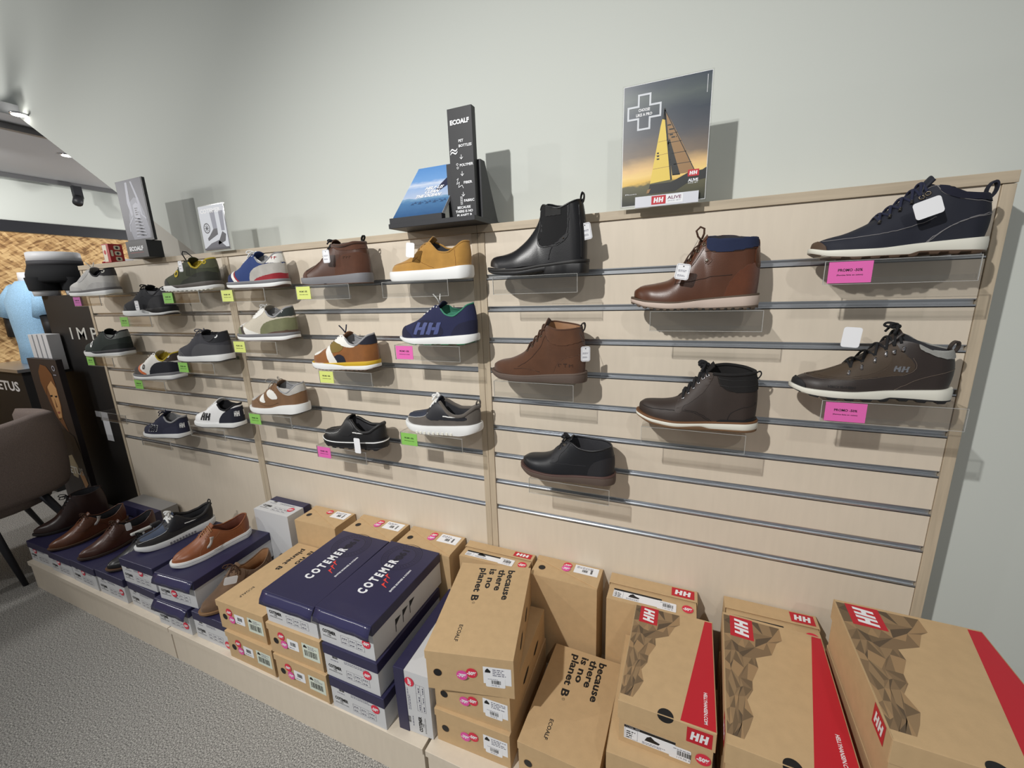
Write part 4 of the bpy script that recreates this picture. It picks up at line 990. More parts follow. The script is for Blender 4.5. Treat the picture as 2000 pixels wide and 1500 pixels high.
e, s = runner('sneaker', at(-1.885, 5, .29), 'white, black and brown runner with orange trim on a left shelf', WL,
    [('midsole', WRUB, .12, .62, .012), ('foam_wedge', GRUB, .60, 1, .012), ('outsole', GRUB, 0, .14, .008)], YEL, BRLACE, L=.29,
    overs=[('toe_overlay', [(-.05, 0), (-.05, .22), (.16, .26), (.22, .22), (.26, .16), (.36, .12), (.4, 0)], BRS), ('orange_strip', [(.20, .24), (.25, .27), (.28, .18), (.40, .12), (.44, .09), (.37, .09), (.27, .14)], ORG, .004), ('heel_overlay', [(.48, .02), (.49, .18), (.58, .27), (.72, .30), (1.05, .30), (1.05, 0)], mat('midnight_suede', (24, 26, 36), .9)), ('collar_panel', [(.66, .4), (.74, .31), (.88, .3), (1.05, .32), (1.05, .5), (.75, .5)], BRS)])
s.ring('emblem', .375,  .215,  .026,  .04, BLACK, e, t=.5); s.ring('ring_logo', .88,  .39,  .026,  .028, WRUB, e)
NV = fabric('navy_canvas', (38, 40, 60)); NVD = fabric('midnight_canvas', (28, 30, 44))
HIPL = dict(lo=[(0, .035), (.1, .012), (.3, 0), (.7, 0), (.9, .004), (1, .03)], hi=[(0, .078), (.12, .074), (.5, .076), (1, .10)])
def hh_low(x, k, label, up, heelm, rimm, logo_c, lace, **kw):
    e, s = runner('sneaker', at(x, k, .274), label, up, [('midsole', WRUB, .12, 1, .010), ('outsole', BRUB, 0, .16, .007)], rimm, lace, L=.274, lo=HIPL['lo'], hi=HIPL['hi'], prof=LOW, rimr=.015, **kw)
    for q in hh_polys(.28, .125, .19, .115, .22): s.over('letter_mark', q, logo_c, e, .006, 0)
    for q in hh_polys(.942, .20, .050, .085, .01): s.over('letter_mark', q, WRUB, e, .006, 0)
    return e, s
e, s = hh_low(-1.93, 8, 'navy canvas sneaker with white letter marks, lowest on the left unit', NV, NV, LIN_G, WRUB, NLACE, bow=.6, overs=[('heel_overlay', [(.55, 0), (.57, .15), (.7, .22), (1.05, .24), (1.05, 0)], fabric('navy_canvas_b', (44, 46, 66)), .002)])
for q in hh_polys(.287, .131, .18, .103, .22): s.over('letter_inset', q, NVD, e, .0075, 0)
e, s = hh_low(-1.49, 7, 'white sneaker with black letter marks and navy heel', leather('white_leather_b', (232, 232, 232), .5, .02), NV, mat('black_lining', (24, 24, 28), .9), BLACK, WLACE, overs=[('heel_overlay', [(.62, 0), (.63, .12), (.70, .22), (.82, .30), (.94, .345), (1.05, .36), (1.05, 0)], NVD)])
for q in hh_polys(.258, .146, .15, .085, .25): s.over('letter_inset', q, WRUB, e, .0075, 0) if q[1][0] - q[0][0] > .5 else None
# ---- middle unit
BLU = fabric('royal_blue_nylon', (42, 62, 114)); LGS = suede('light_grey_suede', (176, 172, 166)); REDM = suede('red_suede', (150, 32, 44))
MIDS = [('midsole', WRUB, .08, .55, .012), ('foam_wedge', GRUB, .53, 1, .012), ('outsole', mat('brown_outsole', (92, 70, 58), .7), 0, .12, .008)]
def flags(s, e, x, z, m, w=.10, h=.03):
    for i in range(3):
        a = x + i * w / 3; s.over('flag_mark', [(a, z + h), (a + w * .26, z + h * .6), (a + w * .06, z + h * .45), (a + w * .05, z - h * .2), (a, z - h * .2)], m, e, .006, 0, (-1,))
e, s = runner('sneaker', at(-1.09, 1, .285), 'blue sneaker with grey heel, red wedge and white stripe', BLU, MIDS, LIN_G, WLACE, L=.285, bow=.7, lo=[(0, .04), (.12, .012), (.3, 0), (.85, .0), (1, .03)], hi=[(0, .09), (.12, .088), (.5, .092), (1, .11)],
    overs=[('toe_overlay', [(-.05, 0), (-.05, .25), (.15, .25), (.2, .2), (.25, .14), (.30, .0)], fabric('dark_blue_nylon', (34, 44, 84))), ('side_stripe', [(.15, .27), (.19, .27), (.24, .17), (.37, .06), (.30, .06), (.20, .15)], WL, .005), ('red_edge', [(.22, .23), (.25, .22), (.29, .15), (.41, .06), (.37, .06), (.25, .16)], REDM, .004), ('heel_overlay', [(.52, .0), (.52, .18), (.58, .25), (.7, .29), (.9, .31), (1.05, .31), (1.05, 0)], LGS), ('red_wedge', [(.55, .03), (.58, .11), (.70, .145), (.85, .17), (1.05, .19), (1.05, .03)], REDM, .006), ('collar_panel', [(.62, .40), (.70, .32), (.82, .31), (1.05, .31), (1.05, .55), (.7, .5)], WL, .004)])
flags(s, e, .86, .36, REDM)
BRL = leather('chestnut_leather', (76, 46, 32), .42)
e = mk('ankle_boot', at(-.69, 1, .288), 'brown leather mid boot with grey sole and padded collar on the top shelf', 'boot', .288)
s = Shoe(.288, base=[(0, .085), (.2, .075), (.6, .085), (1, .10)], top=[(.05, .14), (.12, .185), (.22, .225), (.32, .28), (.40, .335), (.47, .395), (.54, .45), (.60, .462), (.75, .462), (.88, .47), (.955, .46)], ty=[(.36, .0), (.39, .03), (.53, .05), (.62, .095), (.75, .125), (.88, .105), (.955, .08)], th=.36, xT=(.03, .955))
s.upper(BRL, e); s.layer('midsole', GRUB, e, [(0, .05), (.12, .02), (.3, .006), (1, .01)], [(0, .10), (.15, .088), (.5, .095), (1, .12)], .012); s.layer('outsole', mat('brown_outsole', (92, 70, 58), .7), e, [(0, .045), (.12, .015), (.3, 0), (1, .0)], [(0, .05), (.12, .024), (.3, .01), (1, .012)], .008)
for i in range(4): s.layer('sole_notch', GRUB, e, [(0, .01), (1, .01)], [(0, .012), (1, .012)], .004, x0=.4, x1=.6)
s.over('heel_overlay', [(.60, 0), (.60, .2), (.66, .30), (.78, .34), (1.05, .35), (1.05, 0)], suede('rust_suede', (83, 49, 32)), e); s.over('toe_overlay', [(-.05, 0), (-.05, .2), (.10, .22), (.18, .16), (.2, .05)], suede('rust_suede', (83, 49, 32)), e)
s.over('collar_panel', [(.54, .52), (.56, .42), (.7, .37), (1.05, .38), (1.05, .6), (.7, .6)], suede('rust_suede', (83, 49, 32)), e, .004); s.lining(LIN_D, e); s.rim(suede('dark_rust_suede', (74, 46, 32)), e, .54, .02)
s.stitch('zip', [[(.16, .17), (.28, .26), (.40, .335)]], DARKG, e, .006); s.stitch('seams', [[(.14, .10), (.3, .2), (.42, .3), (.52, .4)], [(.56, .42), (.7, .41), (.95, .42)]], BRLACE, e)
s.tongue(BRL, e, [(.34, .30), (.42, .38), (.5, .46), (.56, .52)], [.02, .045, .055, .07]); s.laces(BLACE, e, [.41, .45, .49, .52], .008, bow=.4); s.loop(BLACE, e, .93, .49, .05, .03, .03); flags(s, e, .74, .29, BRLACE, .12, .025)
MUS = suede('mustard_suede', (172, 128, 60))
e = mk('suede_shoe', at(-.30, 1, .288), 'mustard suede shoe with thick white cup sole', 'shoe', .288)
s = Shoe(.288, base=[(0, .095), (.3, .095), (1, .11)], xT=(.03, .985), top=[(.05, .145), (.10, .185), (.20, .21), (.30, .25), (.40, .315), (.47, .365), (.53, .395), (.60, .36), (.68, .31), (.78, .30), (.88, .335), (.96, .375), (.985, .375)], ty=[(.38, .0), (.41, .03), (.53, .05), (.62, .09), (.7, .104), (.8, .106), (.9, .088), (.985, .06)], th=.38, heel_r=.1)
s.upper(MUS, e); s.layer('cup_sole', WRUB, e, [(0, .02), (.08, .004), (.2, 0), (.9, 0), (1, .012)], [(0, .105), (.2, .10), (.6, .105), (1, .135)], .014, r=.008)
s.stitch('seams', [[(.10, .17), (.25, .185), (.38, .19), (.44, .24)], [(.34, .26), (.42, .23), (.5, .17), (.62, .12)], [(.86, .33), (.88, .22), (.88, .13)], [(.56, .37), (.7, .285), (.86, .31)]], suede('dark_mustard', (140, 94, 30)), e)
s.lining(LIN_D, e); s.rim(MUS, e, .54, .010); s.tongue(MUS, e, [(.36, .28), (.44, .345), (.52, .41), (.57, .45)], [.02, .045, .055, .06]); s.laces(MUS, e, [.42, .46, .5], .008); flags(s, e, .74, .27, suede('dark_mustard', (140, 94, 30)), .11, .025)
s.eyelets(BRASSY, e, [.43], .010)
MILI = suede('olive_green_suede', (112, 114, 82)); BEI = fabric('beige_mesh', (196, 188, 172)); DKG = suede('bottle_green_suede', (46, 52, 50))
e, s = runner('sneaker', at(-1.082, 3, .288), 'beige runner with olive heel and toe on a middle shelf', BEI, [('midsole', WRUB, .06, .55, .012), ('foam_wedge', GRUB, .53, 1, .012), ('outsole', mat('brown_outsole', (92, 70, 58), .7), 0, .10, .008)], LIN_G, WLACE, L=.288, bow=.5, lo=[(0, .04), (.12, .012), (.3, 0), (.85, .0), (1, .03)], hi=[(0, .09), (.12, .088), (.5, .092), (1, .11)],
    overs=[('toe_overlay', [(-.05, 0), (-.05, .2), (.10, .21), (.17, .18), (.2, .1), (.24, .0)], MILI), ('toe_inset', [(.08, .20), (.16, .26), (.24, .26), (.20, .19), (.14, .18)], WL, .005), ('side_stripe', [(.22, .2), (.36, .14), (.5, .10), (.56, .03), (.34, .03), (.26, .1)], WL, .004), ('dark_stripe', [(.15, .20), (.19, .21), (.24, .12), (.32, .03), (.27, .03), (.2, .11)], BRS, .005), ('heel_overlay', [(.52, .0), (.52, .16), (.58, .23), (.7, .27), (.9, .30), (1.05, .30), (1.05, 0)], MILI), ('brown_wedge', [(.56, .03), (.62, .10), (.75, .125), (1.05, .15), (1.05, .03)], suede('brown_suede', (86, 66, 54)), .005), ('eyestay', [(.34, .31), (.42, .36), (.53, .45), (.60, .41), (.54, .34), (.44, .29)], WL), ('collar_panel', [(.66, .40), (.74, .32), (.86, .31), (1.05, .33), (1.05, .55), (.75, .5)], DKG, .004)])
flags(s, e, .82, .37, WRUB)
RST = suede('rust_brown_suede', (133, 83, 38)); OLM = fabric('khaki_nylon', (122, 102, 50)); YRB = rubber('yellow_rubber', (206, 168, 40))
e, s = runner('sneaker', at(-.695, 4, .288), 'rust suede runner with white band and yellow heel wedge', RST, [('midsole', WRUB, .12, step(.35, .6, 1, .55), .012), ('heel_wedge', YRB, step(.33, .62, .97, .52), 1, .011), ('outsole', mat('brown_outsole', (92, 70, 58), .7), 0, .14, .008)], LIN_G, NLACE, L=.288, tread=(16, .01), ends=True, lo=[(0, .04), (.12, .012), (.3, 0), (.85, .0), (1, .03)], hi=[(0, .09), (.12, .088), (.5, .098), (1, .125)],
    overs=[('toe_inset', [(.06, .18), (.14, .26), (.25, .27), (.21, .20), (.12, .17)], WL, .004), ('khaki_panel', [(.36, .32), (.52, .45), (.60, .36), (.58, .25), (.46, .21), (.36, .24)], OLM, .003), ('navy_panel', [(.38, .0), (.44, .19), (.60, .20), (.62, .0)], NVD, .0032), ('white_band', [(.30, .28), (.36, .33), (.42, .22), (.50, .10), (.52, .02), (.42, .02), (.37, .13)], WL, .005), ('eyestay', [(.40, .36), (.55, .46), (.66, .38), (.72, .335), (.80, .33), (.74, .28), (.6, .29), (.5, .34)], WL, .0045), ('heel_overlay', [(.62, .0), (.61, .2), (.68, .28), (.8, .31), (1.05, .32), (1.05, 0)], RST, .004), ('collar_panel', [(.76, .41), (.80, .33), (.9, .32), (1.05, .33), (1.05, .55), (.8, .5)], NVD, .005)])
NR = fabric('deep_navy_knit', (32, 36, 70)); NRL = mat('slate_blue_print', (66, 76, 128), .6); GRN = rubber('green_rubber', (34, 104, 70))
e, s = runner('sneaker', at(-.287, 3, .285), 'navy running shoe with white laces and green lining', NR, [('midsole', WRUB, .12, 1, .014), ('outsole', GRN, 0, .14, .010)], mat('green_lining', (60, 128, 104), .9), WLACE, L=.285, ends=True, tread=(5, .012), rimr=.009, lo=[(0, .06), (.12, .022), (.3, 0), (.85, .0), (1, .035)], hi=[(0, .085), (.12, .072), (.5, .085), (1, .12)], out=OUTP,
    overs=[('toe_overlay', [(-.05, 0), (-.05, .22), (.09, .21), (.14, .16), (.22, .12), (.3, .0)], fabric('midnight_knit', (26, 28, 54))), ('heel_overlay', [(.70, .0), (.74, .16), (.84, .24), (1.05, .28), (1.05, 0)], fabric('midnight_knit', (26, 28, 54))), ('emblem_ground', [(.24, .10), (.26, .22), (.36, .28), (.52, .26), (.64, .18), (.62, .09), (.4, .08)], fabric('midnight_knit', (26, 28, 54)), .002)])
for q in hh_polys(.27, .115, .31, .13, .35): s.over('letter_mark', q, NRL, e, .005, 0)
TAN = suede('tan_suede', (115, 83, 54))
e, s = runner('sneaker', at(-1.085, 6, .288), 'tan suede runner with white oval inset and loose laces', TAN, [('midsole', WRUB, .08, 1, .014), ('outsole', BRUB, 0, .12, .008)], LIN_G, fabric('grey_beige_lace', (150, 144, 136)), L=.288, bow=1.0, lo=[(0, .05), (.12, .016), (.3, 0), (.8, .0), (1, .04)], hi=[(0, .09), (.12, .085), (.45, .09), (.65, .13), (1, .165)], lr=.006,
    overs=[('toe_inset', [(.07, .19), (.14, .26), (.24, .27), (.2, .2), (.13, .17)], LGS, .004), ('side_inset', [(.30, .24), (.36, .30), (.40, .21), (.42, .16), (.30, .18)], WL, .004), ('oval_inset', [(.42, .33), (.5, .36), (.60, .28), (.62, .22), (.52, .21), (.43, .27)], WL, .004), ('collar_panel', [(.62, .42), (.66, .33), (.78, .27), (.9, .30), (1.05, .36), (1.05, .55), (.7, .5)], LGS, .004)], stitches=[('seams', [[(.24, .2), (.35, .13), (.5, .12), (.62, .17)]], BRLACE)])
# boat shoes
def boat(x, k, L, label, vamp, side, sole_fn, lace=None, strap=None, lin=LIN_D, loc=None, rz=0, group='shoes on the slatwall shelves', collar=None, loopm=None):
    e = mk('boat_shoe', loc or at(x, k, L), label, 'shoe', L, rz, group)
    s = Shoe(L, base=[(0, .10), (.3, .095), (1, .13)], top=[(.04, .165), (.08, .20), (.16, .215), (.25, .235), (.33, .27), (.41, .34), (.47, .39), (.53, .365), (.62, .30), (.72, .265), (.83, .275), (.92, .32), (.97, .345), (.985, .34)], ty=[(.37, .0), (.40, .03), (.47, .05), (.56, .085), (.65, .104), (.8, .108), (.9, .09), (.985, .06)], th=.37, toe_r=.2, xT=(.04, .985))
    s.upper(side, e); sole_fn(s, e)
    s.over('apron', [(.04, .18), (.04, .3), (.3, .4), (.40, .36), (.40, .27), (.34, .205), (.22, .182), (.1, .172)], vamp, e, .004)
    s.over('eyestay', [(.33, .27), (.46, .42), (.56, .38), (.60, .30), (.56, .18), (.44, .165), (.36, .20)], collar or side, e, .005)
    s.stitch('apron_stitching', [[(.03, .15), (.1, .172), (.22, .182), (.34, .205), (.38, .25)]], WRUB, e, .0022, h=.004)
    s.stitch('side_lace', [[(.58, .225), (.68, .215), (.76, .225)]], WLACE, e, .008, h=.006)
    s.lining(lin, e); s.rim(side, e, .5, .022)
    s.tongue(vamp, e, [(.34, .255), (.41, .345), (.46, .40), (.49, .435)], [.03, .05, .06, .065])
    if lace: s.laces(lace, e, [.40, .435, .465], .012, 'cross', bow=.45, hi=.014)
    return e, s
def blk_boat(s, e):
    s.layer('midsole', BRUB, e, [(0, .06), (.15, .03), (.4, .02), (1, .03)], [(0, .115), (.2, .105), (1, .14)], .012); s.layer('foxing_stripe', WRUB, e, [(0, .098), (.2, .082), (.6, .085), (1, .11)], [(0, .112), (.2, .096), (.6, .10), (1, .128)], .015)
    s.layer('outsole', BRUB, e, [(0, .05), (.12, .012), (.3, 0), (.9, 0), (1, .02)], [(0, .07), (.15, .04), (.4, .03), (1, .04)], .010, tread=(8, .012))
BKL = leather('black_grain_leather', (26, 26, 28), .5, .04)
e, s = boat(-.695, 7, .285, 'black boat shoe with touch strap and thin white sole line', BKL, BKL, blk_boat)
mb = MB(); q = [(.36, -.12, .21), (.39, -.10, .30), (.42, -.05, .38), (.43, 0, .405), (.42, .05, .38), (.39, .10, .30)]
v = []; f = []
for dx in (0, .075):
    for h in (0, .012): v += [(x + dx - (.02 if i == 0 else 0), y * (1 + h * 1.2), z + h + dx * .35) for i, (x, y, z) in enumerate(q)]
n = 6
for i in range(n - 1): f += [(i, i + 1, 2 * n + i + 1, 2 * n + i), (n + i, 3 * n + i, 3 * n + i + 1, n + i + 1), (i, n + i, n + i + 1, i + 1), (2 * n + i, 2 * n + i + 1, 3 * n + i + 1, 3 * n + i)]
f += [(0, 2 * n, 3 * n, n), (n - 1, 2 * n - 1, 4 * n - 1, 3 * n - 1)]
o = obj('touch_strap', mesh('touch_strap', s.sc(np.array(v)), f, True), e, BKL); md = o.modifiers.new('sub', 'SUBSURF'); md.levels = 2; md.render_levels = 2
GBR = suede('grey_brown_nubuck', (92, 86, 80)); NVL = leather('navy_nubuck', (40, 46, 62), .7); BLN = leather('midnight_leather', (26, 27, 34), .55)
def wht_boat(s, e):
    s.layer('midsole', WRUB, e, [(0, .05), (.12, .02), (.35, .0), (.75, -.0), (1, .06)], [(0, .115), (.2, .10), (.6, .11), (1, .15)], .016, r=.008)
    for i in range(9): s.over('sole_lug', [(.2, .2)], WRUB, e) if False else None
    mb = MB()
    for i in range(9):
        x = .24 + i * .055; t = float(np.interp(x, s._x, s._a)); w = float(s.out(t)[1]) + .012
        for sd in (-1, 1):
            p = s.sc(np.array([(x, sd * w, .018)]))[0]; mb.box(p[0] - .0038, p[0] + .0038, p[1] - .0025, p[1] + .0025, p[2] - .004, p[2] + .004)
    mb.build('sole_lugs', OFFW, e)
e, s = boat(-.293, 6, .285, 'grey boat shoe with navy toe and chunky white sole', NVL, GBR, wht_boat, lace=WLACE, collar=BLN)
s.over('side_panel', [(.46, .30), (.56, .30), (.7, .24), (.88, .235), (.88, .185), (.6, .175), (.44, .185)], BLN, e, .004); s.loop(GBR, e, .95, .35, .06, .05, .03)
# ---- right unit
def boot(name, x, k, L, label, up, top, ty, th, base, xT=(.03, .96), out=OUT, toe_r=.17, p=None, y=YC, loc=None, rz=0, group='shoes on the slatwall shelves', **kw):
    e = mk(name, loc or (x + L / 2, y, wz(k)), label, 'boot', L, rz, group); s = Shoe(L, base=base, top=top, ty=ty, th=th, xT=xT, out=out, toe_r=toe_r, p=p, **kw); s.upper(up, e); return e, s
# black pull-on boot
e, s = boot('chelsea_boot', .052, 1, .29, 'black leather pull-on ankle boot with elastic side on the top shelf', BLK_L,
    [(.026, .158), (.08, .192), (.18, .207), (.28, .235), (.38, .30), (.46, .38), (.53, .49), (.565, .60), (.60, .635), (.68, .612), (.76, .602), (.86, .625), (.93, .64), (.945, .64)],
    [(.545, .0), (.57, .045), (.62, .085), (.72, .122), (.82, .118), (.9, .10), (.945, .085)], .54, [(0, .11), (.2, .07), (.5, .085), (.7, .105), (1, .115)], xT=(.026, .945))
s.layer('welt', mat('black_welt', (34, 33, 33), .6), e, [(0, .068), (.15, .044), (.35, .038), (.6, .066), (1, .092)], [(0, .098), (.15, .07), (.35, .066), (.6, .092), (1, .122)], .014)
s.layer('outsole', BRUB, e, [(0, .055), (.12, .02), (.3, .006), (.52, .022), (.58, .030), (1, .07)], [(0, .07), (.15, .045), (.35, .04), (.6, .068), (1, .095)], .010)
s.layer('heel_block', BRUB, e, [(0, .02), (.57, .025), (.58, 0), (1, 0)], [(0, .021), (.57, .026), (.58, .06), (1, .085)], .006, x0=.58, x1=1.0)
s.over('elastic_gore', [(.585, .66), (.575, .42), (.55, .30), (.57, .255), (.68, .25), (.76, .29), (.835, .33), (.84, .66)], fabric('black_elastic', (18, 18, 20)), e, .002, 1)
s.over('gore_label', [(.63, .62), (.63, .51), (.78, .51), (.78, .62)], mat('black_patch', (12, 12, 13), .7), e, .006, 0); s.over('gore_tab', [(.70, .26), (.80, .28), (.85, .33), (.84, .36), (.78, .31)], BLK_L, e, .006)
s.stitch('gore_piping', [[(.575, .64), (.565, .45), (.54, .31), (.56, .25), (.68, .24), (.78, .27), (.85, .33), (.85, .64)], [(.70, .25), (.67, .2), (.66, .13)], [(.93, .6), (.95, .35), (.955, .13)]], BLK_L, e, .004)
s.lining(LIN_D, e); s.rim(BLK_L, e, .56, .008); s.loop(BLACE, e, .93, .645, .035, .045, .05)
p0 = s.surf(.80, .31, .008); MB().ball(tuple(s.sc(np.array([p0]))[0]), .0022, 8).build('rivet', BRASSY, e)
# brown boot with navy collar
BRN = leather('brown_leather', (83, 48, 30), .36, .14)
TOPB = [(.028, .178), (.09, .216), (.20, .232), (.30, .255), (.37, .31), (.44, .39), (.50, .475), (.55, .545), (.60, .595), (.75, .59), (.9, .575), (.965, .565)]
TYB = [(.36, .0), (.40, .03), (.50, .042), (.58, .055), (.63, .10), (.75, .128), (.88, .11), (.965, .085)]
e, s = boot('lace_up_boot', .461, 2, .284, 'brown leather lace-up boot with navy collar and white sole line', BRN, TOPB, TYB, .36, [(0, .125), (.15, .085), (.35, .07), (.6, .09), (1, .115)], xT=(.028, .965))
s.layer('welt', mat('brown_welt', (82, 66, 52), .7), e, [(0, .10), (.15, .07), (.35, .058), (.6, .082), (1, .11)], [(0, .122), (.15, .088), (.35, .074), (.6, .098), (1, .128)], .014)
s.layer('midsole', mat('cream_pink_rubber', (196, 178, 166), .6), e, [(0, .075), (.15, .034), (.35, .018), (.55, .022), (.6, .018), (1, .034)], [(0, .104), (.15, .074), (.35, .062), (.6, .086), (1, .114)], .016)
s.layer('outsole', mat('brown_rubber', (92, 78, 66), .7), e, [(0, .06), (.12, .02), (.3, 0), (.5, .006), (.62, 0), (1, .0)], [(0, .08), (.15, .04), (.35, .022), (.6, .024), (1, .038)], .012, tread=(18, .012))
s.over('collar_panel', [(.61, .70), (.585, .52), (.62, .475), (.75, .46), (.95, .49), (1.05, .51), (1.05, .7)], fabric('navy_wool', (28, 38, 68)), e, .006, 1)
s.over('heel_overlay', [(.72, .0), (.75, .16), (.80, .27), (.88, .34), (.97, .38), (1.06, .39), (1.06, 0)], suede('rust_brown_suede_b', (94, 50, 28)), e, .004)
s.over('heel_strip', [(.945, .33), (.955, .52), (1.05, .53), (1.05, .33)], BRN, e, .007, 1)
s.stitch('seams', [[(.37, .22), (.5, .24), (.65, .275), (.79, .285)], [(.42, .27), (.5, .38), (.57, .5)], [(.36, .215), (.37, .26), (.40, .31)], [(.58, .48), (.75, .455), (.95, .48)]], mat('dark_brown_thread', (52, 32, 22), .8), e, .003)
s.over('button_tab', ring_poly(.605, .405, .03, .03, .02), BRN, e, .006, 0); p0 = s.surf(.60, .405, .010); MB().ball(tuple(s.sc(np.array([p0]))[0]), .0042, 10).build('press_stud', mat('pewter', (190, 184, 172), .3, .9), e, True)
s.lining(LIN_D, e); s.tongue(BRN, e, [(.35, .275), (.43, .39), (.50, .495), (.56, .585), (.59, .62)], [.02, .045, .055, .07]); s.laces(BRLACE, e, [.42, .47, .52, .565], .009, 'cross'); s.eyelets(BRASSY, e, [.42, .47, .52, .565], .012)
mb = MB(); mb.tube(s.sc(np.array([(.555, -.045, .56), (.52, -.06, .60), (.505, -.065, .645), (.535, -.06, .675), (.565, -.05, .66), (.565, -.045, .62), (.55, -.04, .58)])), .0024, 6); mb.tube(s.sc(np.array([(.545, -.045, .545), (.50, -.075, .51), (.45, -.10, .44), (.425, -.115, .39)])), .0018, 6); mb.build('lace_ends', BRLACE, e, True)
s.loop(BRN, e, .955, .47, .03, .075, .035)
# navy hiker
NAVH = leather('navy_nubuck_b', (24, 27, 40), .75, .05); GST = mat('grey_thread', (120, 118, 120), .8)
TOPH = [(.028, .135), (.09, .165), (.20, .193), (.30, .235), (.38, .28), (.46, .335), (.54, .40), (.60, .45), (.66, .49), (.72, .48), (.79, .44), (.87, .408), (.94, .395), (.97, .392)]
TYH = [(.34, .0), (.38, .03), (.5, .045), (.62, .06), (.68, .095), (.76, .12), (.86, .11), (.97, .08)]
HLO = [(0, .06), (.1, .02), (.28, 0), (.58, .0), (.62, .012), (1, .0)]; HHI = [(0, .10), (.1, .075), (.35, .07), (.6, .09), (1, .115)]
def hiker(x, k, L, label, up, lace, mid_m, out_m, **kw):
    e, s = boot('hiking_boot', x, k, L, label, up, TOPH, TYH, .34, [(x_, z - .012) for x_, z in HHI], xT=(.028, .97), bulge=.02, **kw)
    s.layer('midsole', mid_m, e, [(0, .06), (.1, .03), (.28, .018), (.55, .018), (.62, .036), (1, .022)], HHI, .014)
    s.layer('outsole', out_m, e, HLO, [(0, .075), (.1, .036), (.28, .022), (.55, .022), (.62, .042), (1, .028)], .012, tread=(9, .014))
    s.over('toe_bumper', [(-.05, 0), (-.05, .15), (.03, .15), (.075, .12), (.09, .06), (.1, .0)], out_m, e, .010, 1)
    s.lining(LIN_D, e); s.tongue(up, e, [(.33, .25), (.42, .32), (.52, .405), (.60, .48), (.65, .545)], [.03, .05, .06, .07], .02); return e, s
e, s = hiker(.838, 1, .283, 'navy hiking boot with off-white sole at the top right', NAVH, NLACE, OFFW, GUM)
s.over('collar_panel', [(.665, .60), (.675, .44), (.70, .405), (.80, .36), (1.05, .335), (1.05, .6)], fabric('navy_padding', (20, 22, 40)), e, .006, 1)
s.stitch('grey_seams', [[(.06, .145), (.2, .152), (.4, .168), (.58, .21), (.68, .26)], [(.64, .09), (.7, .15), (.8, .22), (1.0, .265)], [(.655, .095), (.715, .155), (.81, .225), (1.0, .272)], [(.66, .48), (.675, .44), (.71, .40), (.82, .355), (.98, .33)], [(.56, .41), (.62, .46), (.68, .475)]], GST, e, .003)
for q in hh_polys(.575, .275, .10, .05, .1): s.over('letter_mark', q, mat('grey_print', (86, 86, 92), .6), e, .005, 0)
s.laces(NLACE, e, [.375, .43, .485, .54, .585, .62], .010, 'cross', hi=.012); s.loop(NVD, e, .955, .40, .06, .055, .04)
def hooks(s, e, xs, m, w=.028, hgt=.03, down=.03):
    for x in xs:
        c = s.eyelet(x, down); t, v = s.inv(c[0], c[2]); n = s.N(np.array([t]), np.array([v]))[0]
        for sd in (-1, 1):
            cc = np.array(c); nn = np.array(n)
            if sd > 0: cc = cc * (1, -1, 1); nn = nn * (1, -1, 1)
            p = Vector(s.sc(np.array([cc]))[0]); mb = MB(); hw, hh = w * s.L / 2, hgt * s.L / 2
            mb.box(-hw * .6, hw * .6, -hh, hh, 0, .0026); mb.ball((0, -hh * .55, .0040), hw * .62, 8, (1, 1, .8)); mb.ball((0, hh * .5, .0036), hw * .5, 8, (1, 1, .8)); o = mb.build('lace_hook', m, e, True)
            o.matrix_local = Matrix.Translation(p) @ Vector(nn).to_track_quat('Z', 'Y').to_matrix().to_4x4()
hooks(s, e, [.375, .43, .485, .54], mat('dark_hardware', (74, 72, 70), .4, .7)); s.eyelets(BRASSY, e, [.59, .625], .014, .035)
# dark brown hiker
BDH = leather('dark_brown_hide', (48, 40, 37), .5, .06); OBN = leather('olive_brown_nubuck', (65, 52, 40), .7, .12)
e, s = hiker(.832, 4, .283, 'dark brown hiking boot with steel lace hooks, lower right', BDH, BLACE, OFFW, BRUB)
s.over('vamp_panel', [(.09, .165), (.1, .3), (.35, .5), (.58, .6), (.62, .42), (.71, .33), (.745, .28), (.725, .235), (.66, .205), (.5, .185), (.35, .165), (.2, .16)], OBN, e, .003)
s.over('inner_panel', [(.12, .19), (.2, .3), (.36, .4), (.56, .48), (.60, .36), (.60, .28), (.5, .215), (.34, .175), (.2, .17)], leather('olive_brown_nubuck_b', (70, 57, 44), .7, .12), e, .005)
s.stitch('seams', [[(.10, .17), (.25, .162), (.42, .185), (.55, .23), (.61, .30), (.58, .37)], [(.09, .165), (.2, .155), (.35, .16), (.52, .182), (.67, .205), (.735, .238), (.752, .28), (.72, .34)], [(.63, .09), (.7, .14), (.82, .21), (1.0, .255)]], mat('taupe_thread', (96, 84, 74), .8), e, .0022)
s.over('collar_panel', [(.74, .48), (.735, .42), (.78, .385), (.9, .335), (.99, .335), (1.0, .40), (.86, .44)], fabric('light_grey_padding', (150, 150, 146)), e, .008)
for q in hh_polys(.615, .235, .088, .042, .2): s.over('letter_badge', q, STEEL, e, .007, 0)
s.text('embossed_words', 'HELLY HANSEN', .22, .095, .018, mat('embossed_black', (30, 26, 26), .7), e, w=.17)
hooks(s, e, [.345, .42, .495, .56], STEEL, .026, .042, .05); hooks(s, e, [.605, .655], STEEL, .034, .036, .06)
s.laces(BLACE, e, [.36, .43, .50, .565, .61, .645], .009, 'cross', hi=.012, bow=.55); s.loop(BDH, e, .955, .395, .055, .045, .045)
